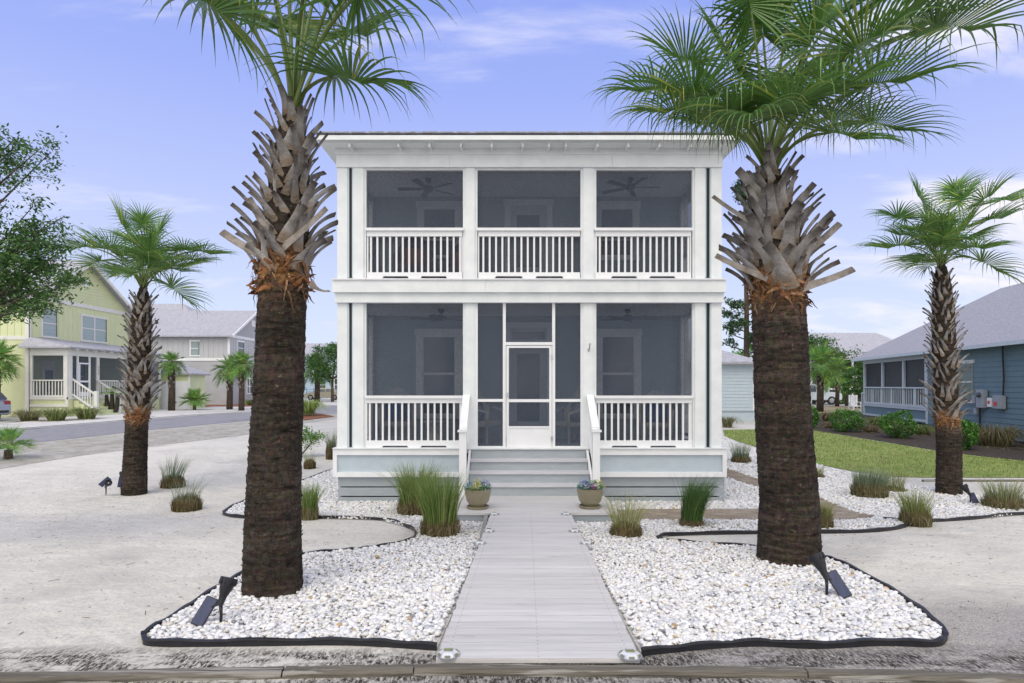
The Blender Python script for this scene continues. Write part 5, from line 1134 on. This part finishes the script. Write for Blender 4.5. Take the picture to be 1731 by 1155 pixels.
# ---- blue house on the right
teal=mat('dusty_blue_siding',(.145,.225,.26),(.125,.20,.235),rough=.65,scale=1.2)
tealt=mat('light_blue_trim',(.52,.59,.62),(.48,.55,.58),rough=.6,scale=2)
ox,oy=20.4,23.93; ang=-100.2; L=22.0; bz=.55
bh=thing('blue_bungalow','dusty blue bungalow with a grey hipped roof and screened porch, at the right','house',(ox,oy,bz)); M=Mo(ox,oy,ang)
PL=7.6
MB().box(PL,.02,bz-.2,L,9,3.95,M=M).obj('body',teal,bh); MB().box(0,3.2,bz-.2,PL,9,3.95,M=M).obj('body',teal,bh)
mb=MB(); lap(mb,M,PL+.12,L,bz,3.85,.19); mb.obj('wall',teal,bh); MB().box(PL-.02,-.05,bz,PL+.12,.02,3.8,M=M).obj('corner_board',tealt,bh)
lwin(M,10.2,11.44,1.72,3.2,bh,cream,gl=mat('green_blinds',(.12,.19,.17),(.06,.10,.09),rough=.3,scale=3,stretch=(.1,.1,12)))
pz=1.27
MB().box(.05,.03,bz,PL-.02,3.2,pz-.02,M=M).obj('porch_base',teal,bh)
MB().box(-.03,-.03,pz-.12,PL-.02,.05,pz,M=M).obj('porch_trim',tealt,bh); MB().box(-.03,-.03,.62,PL-.02,.05,.72,M=M).obj('porch_trim',tealt,bh); MB().box(-.03,-.03,.72,.08,.05,pz-.12,M=M).obj('porch_trim',tealt,bh)
MB().box(-.05,-.04,3.55,PL-.02,.14,3.92,M=M).obj('porch_beam',tealt,bh); MB().box(-.05,.14,3.55,.1,3.2,3.92,M=M).obj('porch_beam',tealt,bh)
for a in (-.03,2.5,5.05,PL-.2): MB().box(a,-.02,pz,a+.16,.12,3.55,M=M).obj('porch_column',tealt,bh)
for a in (1.2,3.8,6.4): MB().box(a-.07,-.02,pz,a+.07,.05,2.2,M=M).obj('rail_post',tealt,bh)
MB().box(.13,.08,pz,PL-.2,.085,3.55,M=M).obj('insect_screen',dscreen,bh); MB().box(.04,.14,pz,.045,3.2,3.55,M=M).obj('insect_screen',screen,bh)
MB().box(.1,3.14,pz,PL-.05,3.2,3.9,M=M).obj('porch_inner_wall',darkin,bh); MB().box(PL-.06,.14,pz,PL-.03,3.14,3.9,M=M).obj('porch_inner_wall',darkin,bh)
MB().box(0,.1,3.86,PL,3.2,3.9,M=M).obj('porch_ceiling',tealt,bh)
lrail(M,.13,PL-.2,pz,2.24,bh,tealt,p=.24)
# steps rail at the far corner
mb=MB(); mb.box(-1.3,.3,.55,-1.2,.4,1.9,M=M); mb.prism([(-1.3,1.75),(-1.3,1.85),(0,2.3),(0,2.2)],(.32,.38),1,M); mb.obj('step_railing',tealt,bh)
e0=3.86
plane_obj('roof',[M@Vector(v) for v in ((-.5,-.5,e0),(L+.5,-.5,e0),(L+.5,4.6,e0+3.25),(4.6,4.6,e0+3.25),(L+.5,9.7,e0),(-.5,9.7,e0))],[(0,1,2,3),(3,2,4,5),(5,0,3)],mat('bungalow_shingles',(.30,.305,.335),(.38,.38,.41),rough=.9,scale=4,stretch=(3,1,8),bump=.5,bscale=14,c3=(.25,.25,.27),s3=7,t3=.52,w3=.12),bh,.1)
MB().box(-.5,-.53,e0-.14,L+.5,-.50,e0-.01,M=M).obj('gutter',tealt,bh)
meterm=mat('meter_box_grey',(.33,.36,.39),(.28,.31,.34),rough=.5,scale=3)
um=thing('utility_meters','grey utility boxes and electric meter on the blue bungalow wall','meter box',tuple(M@Vector((12.5,-.05,1.7))))
MB().bevbox(12.0,-.2,1.45,12.55,-.05,2.15,.02,M).obj('meter_box',meterm,um); MB().lathe([(.0,0),(.10,0),(.10,.08),(.05,.12)],16,M@Matrix.Translation((12.27,-.2,1.95))@Matrix.Rotation(R(90),4,'X')).obj('meter_dial',glass,um)
MB().bevbox(11.6,-.13,1.6,11.8,-.05,1.92,.01,M).obj('junction_box',meterm,um); MB().bevbox(12.72,-.18,1.5,13.0,-.05,1.85,.015,M).obj('junction_box',bright,um); MB().bevbox(13.1,-.2,1.45,13.7,-.05,1.95,.02,M).obj('panel_box',meterm,um)
MB().box(12.78,-.187,1.62,12.92,-.181,1.74,M=M).obj('warning_sticker',mat('sticker_red',(.6,.06,.03),rough=.5),um); MB().box(13.2,-.207,1.56,13.4,-.201,1.72,M=M).obj('warning_sticker',MATS['sticker_red'],um)
MB().tube([M@Vector((12.1,-.1,1.45)),M@Vector((12.1,-.1,.7)),M@Vector((12.4,-.1,.62))],.035,8).obj('conduit',metal_dark,um); MB().bevbox(11.75,-.16,1.2,11.95,-.05,1.42,.01,M).obj('junction_box',meterm,um)
MB().tube([M@Vector((13.6,-.1,1.95)),M@Vector((13.62,-.09,2.6)),M@Vector((13.56,-.09,3.3)),M@Vector((13.6,-.12,3.8))],.03,8).obj('conduit',metal_dark,um)
# ---- distant white house, right
dw=thing('white_house','distant white house with a tall grey roof and white porch posts behind the right trees','house',(34,50,.6)); X0,X1,Yd=31.5,41.5,50
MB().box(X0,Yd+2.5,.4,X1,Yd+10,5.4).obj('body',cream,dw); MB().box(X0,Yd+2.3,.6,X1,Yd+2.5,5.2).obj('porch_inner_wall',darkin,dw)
plane_obj('roof',[(X0-.5,Yd-.5,5.2),(X1+.5,Yd-.5,5.2),(X1-2.2,Yd+5,8.0),(X0,Yd+5,8.0),(X1+.5,Yd+10.5,5.2),(X0-.5,Yd+10.5,5.2)],[(0,1,2,3),(3,2,4,5),(1,4,2)],greyroof,dw)
for k in range(9): MB().box(X0+.1+k*1.2,Yd,.6,X0+.24+k*1.2,Yd+.15,5.1).obj('porch_post',bright,dw)
MB().box(X0,Yd-.02,1.9,X1,Yd+.1,2.05).obj('porch_rail',bright,dw); MB().box(X0,Yd-.02,3.1,X1,Yd+.1,3.3).obj('porch_band',bright,dw); MB().box(X0,Yd-.02,4.9,X1,Yd+.1,5.2).obj('porch_beam',bright,dw)
# garden chair seen left of the bungalow
def garden_chair():
    x,y=(1447-CX0)*40/FPX,28; z=tz(y); t=thing('garden_chair','white wooden garden chair left of the blue bungalow porch','chair',(x,y,z)); b=bright
    MB().box(x-.3,y-.3,z+.36,x+.3,y+.3,z+.41).obj('seat',b,t); mb=MB()
    for k in range(5): mb.box(x-.28+k*.12,y+.26,z+.41,x-.2+k*.12,y+.3,z+1.1)
    mb.obj('backrest',b,t)
    for sx in (-.3,.24):
        for sy in (-.3,.24): MB().box(x+sx,y+sy,z,x+sx+.06,y+sy+.06,z+.36).obj('leg',b,t)
        MB().box(x+sx-.02,y-.34,z+.62,x+sx+.1,y+.3,z+.65).obj('armrest',b,t)
garden_chair()
# ---------------------------------------------------------------- vehicles
def car(name,label,cat,x,y,rot,paint,kind,L=4.6,Wd=1.8):
    z=tz(y); t=thing(name,label,cat,(x,y,z)); M=Mo(x,y,rot,z)
    pm=mat(name+'_paint',paint,rough=.25,metal=.3,spec=.6); h=L/2
    if kind=='sedan':
        body=[(-h,.35),(-h,.72),(-h+.1,.86),(-1.15,.98),(1.0,.96),(h-.5,.86),(h-.05,.70),(h,.40),(h-.1,.28),(-h+.1,.28)]; cab=[(-1.75,.95),(-1.0,1.36),(-.5,1.44),(.25,1.42),(1.15,.95)]
    elif kind=='suv':
        body=[(-h,.40),(-h,1.0),(-h+.15,1.08),(1.1,1.08),(h-.3,1.0),(h,.7),(h,.40),(h-.1,.30),(-h+.1,.30)]; cab=[(-h+.08,1.06),(-h+.45,1.62),(-1,1.70),(.4,1.68),(1.25,1.07)]
    else:
        body=[(-h,.5),(-h,1.12),(-.6,1.12),(1.4,1.15),(h-.1,1.08),(h,.9),(h,.5),(h-.1,.42),(-h+.1,.42)]; cab=[(-.6,1.11),(-.5,1.82),(.5,1.88),(.95,1.82),(1.5,1.14)]
    bm=bmesh.new()
    def slab(poly,w0,w1,zt0):
        vs=[]
        for sgn in (-1,1):
            for a,b in poly:
                tt=min(1,max(0,(b-zt0)/.6)); vs.append(bm.verts.new((a,sgn*(w0*(1-tt)+w1*tt),b)))
        n=len(poly); bm.faces.new(vs[:n]); bm.faces.new(vs[n:][::-1])
        for i in range(n): bm.faces.new((vs[i],vs[(i+1)%n],vs[n+(i+1)%n],vs[n+i]))
    slab(body,Wd/2,Wd/2-.06,.8); bmesh.ops.recalc_face_normals(bm,faces=bm.faces[:]); bmesh.ops.bevel(bm,geom=bm.edges[:],offset=.05,segments=2,affect='EDGES')
    b=MB().bm(bm,M).obj('body',pm,t,40)
    bm=bmesh.new(); slab(cab,Wd/2-.08,Wd/2-.26,.95); bmesh.ops.recalc_face_normals(bm,faces=bm.faces[:]); bmesh.ops.bevel(bm,geom=bm.edges[:],offset=.04,segments=2,affect='EDGES'); MB().bm(bm,M).obj('cabin',pm,t,40)
    # side windows proud of the cabin, following its taper
    a0=cab[0][0]+.25; a1=cab[-1][0]-.22; zb=cab[0][1]+.06; ztp=max(c[1] for c in cab)-.12; xa=cab[1][0]+.12; xb=cab[-2][0]-.02
    yv=lambda zz: (Wd/2-.08)*(1-min(1,(zz-.95)/.6))+(Wd/2-.26)*min(1,(zz-.95)/.6)+.012
    for sg in (-1,1):
        mid=(xa+xb)/2
        for p in ([(a0+.1,zb),(mid-.04,zb),(mid-.04,ztp),(xa,ztp)],[(mid+.04,zb),(a1,zb),(xb,ztp),(mid+.04,ztp)]):
            m=MB(); m.add([M@Vector((u,sg*yv(v),v)) for u,v in p]+[M@Vector((u,sg*(yv(v)-.02),v)) for u,v in p],[(0,1,2,3),(4,7,6,5),(0,4,5,1),(1,5,6,2),(2,6,7,3),(3,7,4,0)]); m.obj('side_window',glass,t)
    for (p,q,nm) in ((cab[-1],cab[-2],'windscreen'),(cab[0],cab[1],'rear_window')):
        ofs=.015 if nm=='windscreen' else -.015; wd0,wd1=Wd/2-.16,Wd/2-.32; m=MB(); A=(p[0]*.92+q[0]*.08,p[1]*.92+q[1]*.08+.02); B=(p[0]*.12+q[0]*.88,p[1]*.12+q[1]*.88+.02)
        m.add([M@Vector(v) for v in ((A[0]+ofs,-wd0,A[1]),(A[0]+ofs,wd0,A[1]),(B[0]+ofs,wd1,B[1]),(B[0]+ofs,-wd1,B[1]))],[(0,1,2,3)]); m.obj(nm,glass,t)
    rw=.33 if kind=='sedan' else .38
    for wx_ in (-h*.60,h*.62):
        for sg in (-1,1):
            MW=M@Matrix.Translation((wx_,sg*(Wd/2-.09),rw))@Matrix.Rotation(R(90),4,'X'); wh=MB().lathe([(rw*.6,-.11),(rw*.95,-.11),(rw,-.07),(rw,.07),(rw*.95,.11),(rw*.6,.11)],24,MW,cap=False).obj('wheel',black,t,40)
            m=MB(); m.lathe([(0.02,-.07),(rw*.62,-.05),(rw*.62,.05),(.02,.07)],20,MW); 
            for k in range(5): m.box(-.03,.04,-.115,.03,rw*.6,.115,M=MW@Matrix.Rotation(k*1.2566,4,'Z'))
            m.obj('rim',mat('alloy_rim',(.45,.45,.47),rough=.35,metal=.8),wh)
    for sg in (-1,1):
        MB().bevbox(-h-.015,sg*.62-.2,.70 if kind=='sedan' else .85,-h+.08,sg*.62+.2,.84 if kind=='sedan' else 1.02,.015,M).obj('tail_light',mat('tail_light_red',(.35,.02,.02),rough=.25),t)
        MB().bevbox(h-.12,sg*.62-.2,.58 if kind=='sedan' else .75,h-.0,sg*.62+.2,.70 if kind=='sedan' else .9,.015,M).obj('headlight',mat('headlight_clear',(.7,.72,.75),rough=.15),t)
        MB().bevbox(.75,sg*(Wd/2+.02)-.08,.95 if kind=='sedan' else 1.12,.95,sg*(Wd/2+.02)+.08,1.08 if kind=='sedan' else 1.28,.03,M).obj('wing_mirror',pm,t)
    MB().box(-h-.01,-.7,.42,-h+.02,.7,.55,M=M).obj('rear_bumper_trim',black,t)
    return t
car('parked_sedan','beige four-door sedan parked by the far blue house','car',(549-CX0)*74/FPX+0.0,74-CY,180,(.42,.39,.30),'sedan')
car('pickup_truck','light grey pickup truck behind the palm right of the stout trunk','pickup truck',(1368-CX0)*56/FPX,56-CY,0,(.50,.56,.60),'pickup',5.0,1.9)
car('parked_suv','silver blue car with a red tail light cut off by the left photo edge','car',(11-CX0)*31/FPX-2.75,31-CY,180,(.35,.40,.50),'suv',4.6,1.8)
# ---------------------------------------------------------------- flower pots
potm=mat('glazed_taupe_pot',(.23,.20,.13),(.28,.25,.17),rough=.4,scale=5,spec=.5); soil=mat('potting_soil',(.04,.03,.02),rough=1)
petal=mat('flower_petals',(1,1,1),rough=.6,attr=True,trans=.2)
def pot(px,py,w,label,cols,seed):
    # rests on the landing (z=.317)
    D=FPX*(CZ-.317)/(py-HY); x=(px-CX0)*D/FPX; y=D-CY+.12; s=FPX/(D+.12); r=w/s/2; t=thing('flower_pot',label,'flower pot',(x,y,.317),'flower pots on the landing'); M=Matrix.Translation((x,y,.317))
    MB().lathe([(.0,.0),(r*.72,0),(r*.80,.02),(r*.82,.045),(r*.76,.045),(r*.70,.02),(0,.018)],32,M,cap=False).obj('saucer',potm,t,40)
    h=r*1.35; MB().lathe([(0,.03),(r*.50,.03),(r*.60,.06),(r*.82,h*.42),(r*.95,h*.82),(r*.98,h),(r*1.0,h+.015),(r*.93,h+.02),(r*.90,h-.03),(0,h-.03)],36,M,cap=False).obj('bowl',potm,t,40)
    MB().lathe([(0,h-.02),(r*.89,h-.025)],20,M,cap=False).obj('soil',soil,t)
    rd=np.random.default_rng(seed); n=420; a=rd.uniform(0,6.28,n); rr=np.sqrt(rd.random(n))*r*1.0; z=.317+h+.0+rd.uniform(0,.16,n)*(1.15-rr/r*.6)
    c=np.c_[x+rr*np.cos(a),y+rr*np.sin(a),z]; V,F,cc=leaves_np(c,.024,[(.10,.26,.08),(.20,.36,.22),(.07,.18,.06),(.35,.50,.42)]); o=npmesh('foliage',V,F,leafsm,cc); put(o,t)
    V0,F0,C0=[],[],[]
    for k,(ang,rad,hh,col) in enumerate(cols):
        cx_=x+math.cos(ang)*rad*r; cy_=y+math.sin(ang)*rad*r; m=60; q=rd.normal(size=(m,3))*np.array([.035,.035,.028])+np.array([cx_,cy_,.317+h+hh]); V,F,cc=leaves_np(q,.013,[col],1.0); F=F+sum(len(v) for v in V0); V0.append(V);F0.append(F);C0.append(cc)
    o=npmesh('blossoms',np.concatenate(V0),np.concatenate(F0),petal,np.concatenate(C0)); put(o,t)
YE,VI,BL,PK=(.85,.72,.05),(.22,.12,.62),(.15,.25,.75),(.7,.12,.45)
pot(807,862,46,'taupe pot of yellow and violet flowers at the left of the steps',[(-1.8,.4,.11,YE),(-1.2,.2,.13,YE),(-1.5,.7,.07,YE),(-2.0,.7,.06,YE),(-.6,.5,.11,VI),(-.2,.8,.07,VI),(.3,.6,.12,VI),(-2.7,.8,.06,BL),(3.0,.6,.10,BL)],1)
pot(999,861,46,'taupe pot of mostly violet flowers at the right of the steps',[(-2.2,.5,.09,VI),(-1.7,.3,.12,VI),(-2.6,.8,.07,BL),(-1.3,.6,.06,PK),(-1.0,.5,.05,PK),(-.3,.8,.08,YE),(-.1,.6,.12,YE),(-1.9,.75,.06,VI),(2.8,.5,.12,BL)],2)
# ---------------------------------------------------------------- solar step lights on the boardwalk
clearm=mat('clear_acrylic',(.62,.64,.70),(.5,.52,.58),rough=.12,scale=20,spec=.8); cell=mat('solar_cell_olive',(.26,.27,.15),(.20,.21,.11),rough=.2,scale=15,spec=.7)
def steplight(x,y,label,r=.075):
    z=float(np.interp(y,[YN,YF],[ZN,ZF]))+.002; t=thing('solar_step_light',label,'step light',(x,y,z),'solar step lights along the boardwalk edges'); M=Matrix.Translation((x,y,z))
    MB().lathe([(r,0),(r*1.04,.008),(r*.98,.016),(r*.72,.03),(r*.62,.034)],6,M).obj('housing',clearm,t)
    MB().lathe([(r*1.12,0),(r*1.12,.006)],24,M).obj('base_ring',mat('silver_plastic',(.42,.43,.47),rough=.35,metal=.4),t)
    MB().box(-r*.42,-r*.30,.034,r*.42,r*.30,.0365,M=M).obj('solar_cell',cell,t)
    for k in range(6):
        Mk=M@Matrix.Rotation(k*math.pi/3+math.pi/6,4,'Z'); MB().box(r*.74,-r*.25,.012,r*.97,r*.25,.020,M=Mk).obj('lens',cell,t)
def boardpt(px,py):
    y=-4.; 
    for _ in range(40): z=float(np.interp(y,[YN,YF],[ZN,ZF]))+.01; y=FPX*(CZ-z)/(py-HY)-CY
    return (px-CX0)*(y+CY)/FPX,y
for px,py,l in ((758,1105,'nearest step light on the left boardwalk edge'),(1065,1107,'nearest step light on the right boardwalk edge'),(811,918,'step light on the left boardwalk edge, second nearest'),(991,918,'step light on the right boardwalk edge, second nearest'),(826.5,897.5,'step light on the left boardwalk edge, third from the near end'),(971,897.5,'step light on the right boardwalk edge, third from the near end'),(835.5,869,'step light on the left boardwalk corner by the landing'),(956.6,869,'step light on the right boardwalk corner by the landing')):
    x,y=boardpt(px,py); steplight(x,y,l)
# ---------------------------------------------------------------- solar spotlights
panelm=mat('solar_panel_blue',(.02,.03,.075),(.03,.04,.10),rough=.3,scale=6,stretch=(6,.3,1),spec=.3)
def spot(px,py,label,head,pan,s=1.0):
    """head=(azimuth deg, elevation deg), pan=(azimuth, tilt, dx)"""
    g=G(px,py,.05); t=thing('solar_spotlight',label,'garden spotlight',tuple(g),'black solar spotlights beside the palms'); b=g+Vector((0,0,.13*s))
    MB().tube([g-Vector((0,0,.04)),g+Vector((.004,0,.05*s)),b],[.008*s,.011*s,.014*s],10).obj('stake',black,t,True)
    a,e=R(head[0]),R(head[1]); d=Vector((math.cos(a)*math.cos(e),math.sin(a)*math.cos(e),math.sin(e))); q=d.to_track_quat('Z','Y').to_matrix().to_4x4(); M=Matrix.Translation(b)@q@Matrix.Scale(s,4)
    MB().lathe([(.0,-.02),(.020,-.02),(.024,.02),(.028,.05),(.045,.10),(.058,.155),(.060,.18),(.052,.18),(.048,.16),(0,.155)],24,M,cap=False).obj('lamp_head',black,t,35)
    m=MB()
    for k in range(12): m.box(.050,-.0025,.13,.0625,.0025,.175,M=M@Matrix.Rotation(k*math.pi/6,4,'Z'))
    m.obj('cooling_fins',black,t)
    MB().lathe([(0,.156),(.046,.157)],20,M,cap=False).obj('lens',clearm,t)
    MP_=Matrix.Translation(b+Vector((pan[2]*s,-.03*s,pan[3]*s)))@Matrix.Rotation(R(pan[0]),4,'Z')@Matrix.Rotation(R(pan[4]),4,'Y')@Matrix.Rotation(R(pan[1]),4,'X')@Matrix.Scale(s,4)
    pn=MB().bevbox(-.045,-.012,-.105,.045,.008,.105,.004,MP_).obj('panel_case',black,t); MB().box(-.039,-.0145,-.098,.039,-.0122,.098,M=MP_).obj('solar_panel',panelm,pn)
    MB().tube([b,b+Vector((pan[2]*s*.6,-.015,pan[3]*s*.5))],.009*s,8).obj('hinge_arm',black,t)
spot(373,1050,'black solar spotlight in the gravel left of the tall left palm',(60,66),(0,-35,-.10,-.05,22),1.12)
spot(1397,1005,'black solar spotlight with a blue panel at the foot of the stout right palm',(125,60),(0,-35,.075,-.045,-22),1.22)
spot(179,834,'black solar spotlight on the sand left of the small left palm',(-40,30),(10,-40,.0,.09,40),1.1)
spot(204,824,'black spotlight right against the small left palm trunk',(80,70),(20,-20,.02,-.02,5),1.1)
spot(1640,850,'black solar spotlight right of the small right palm',(130,55),(-10,-30,.04,-.06,-12),1.15)
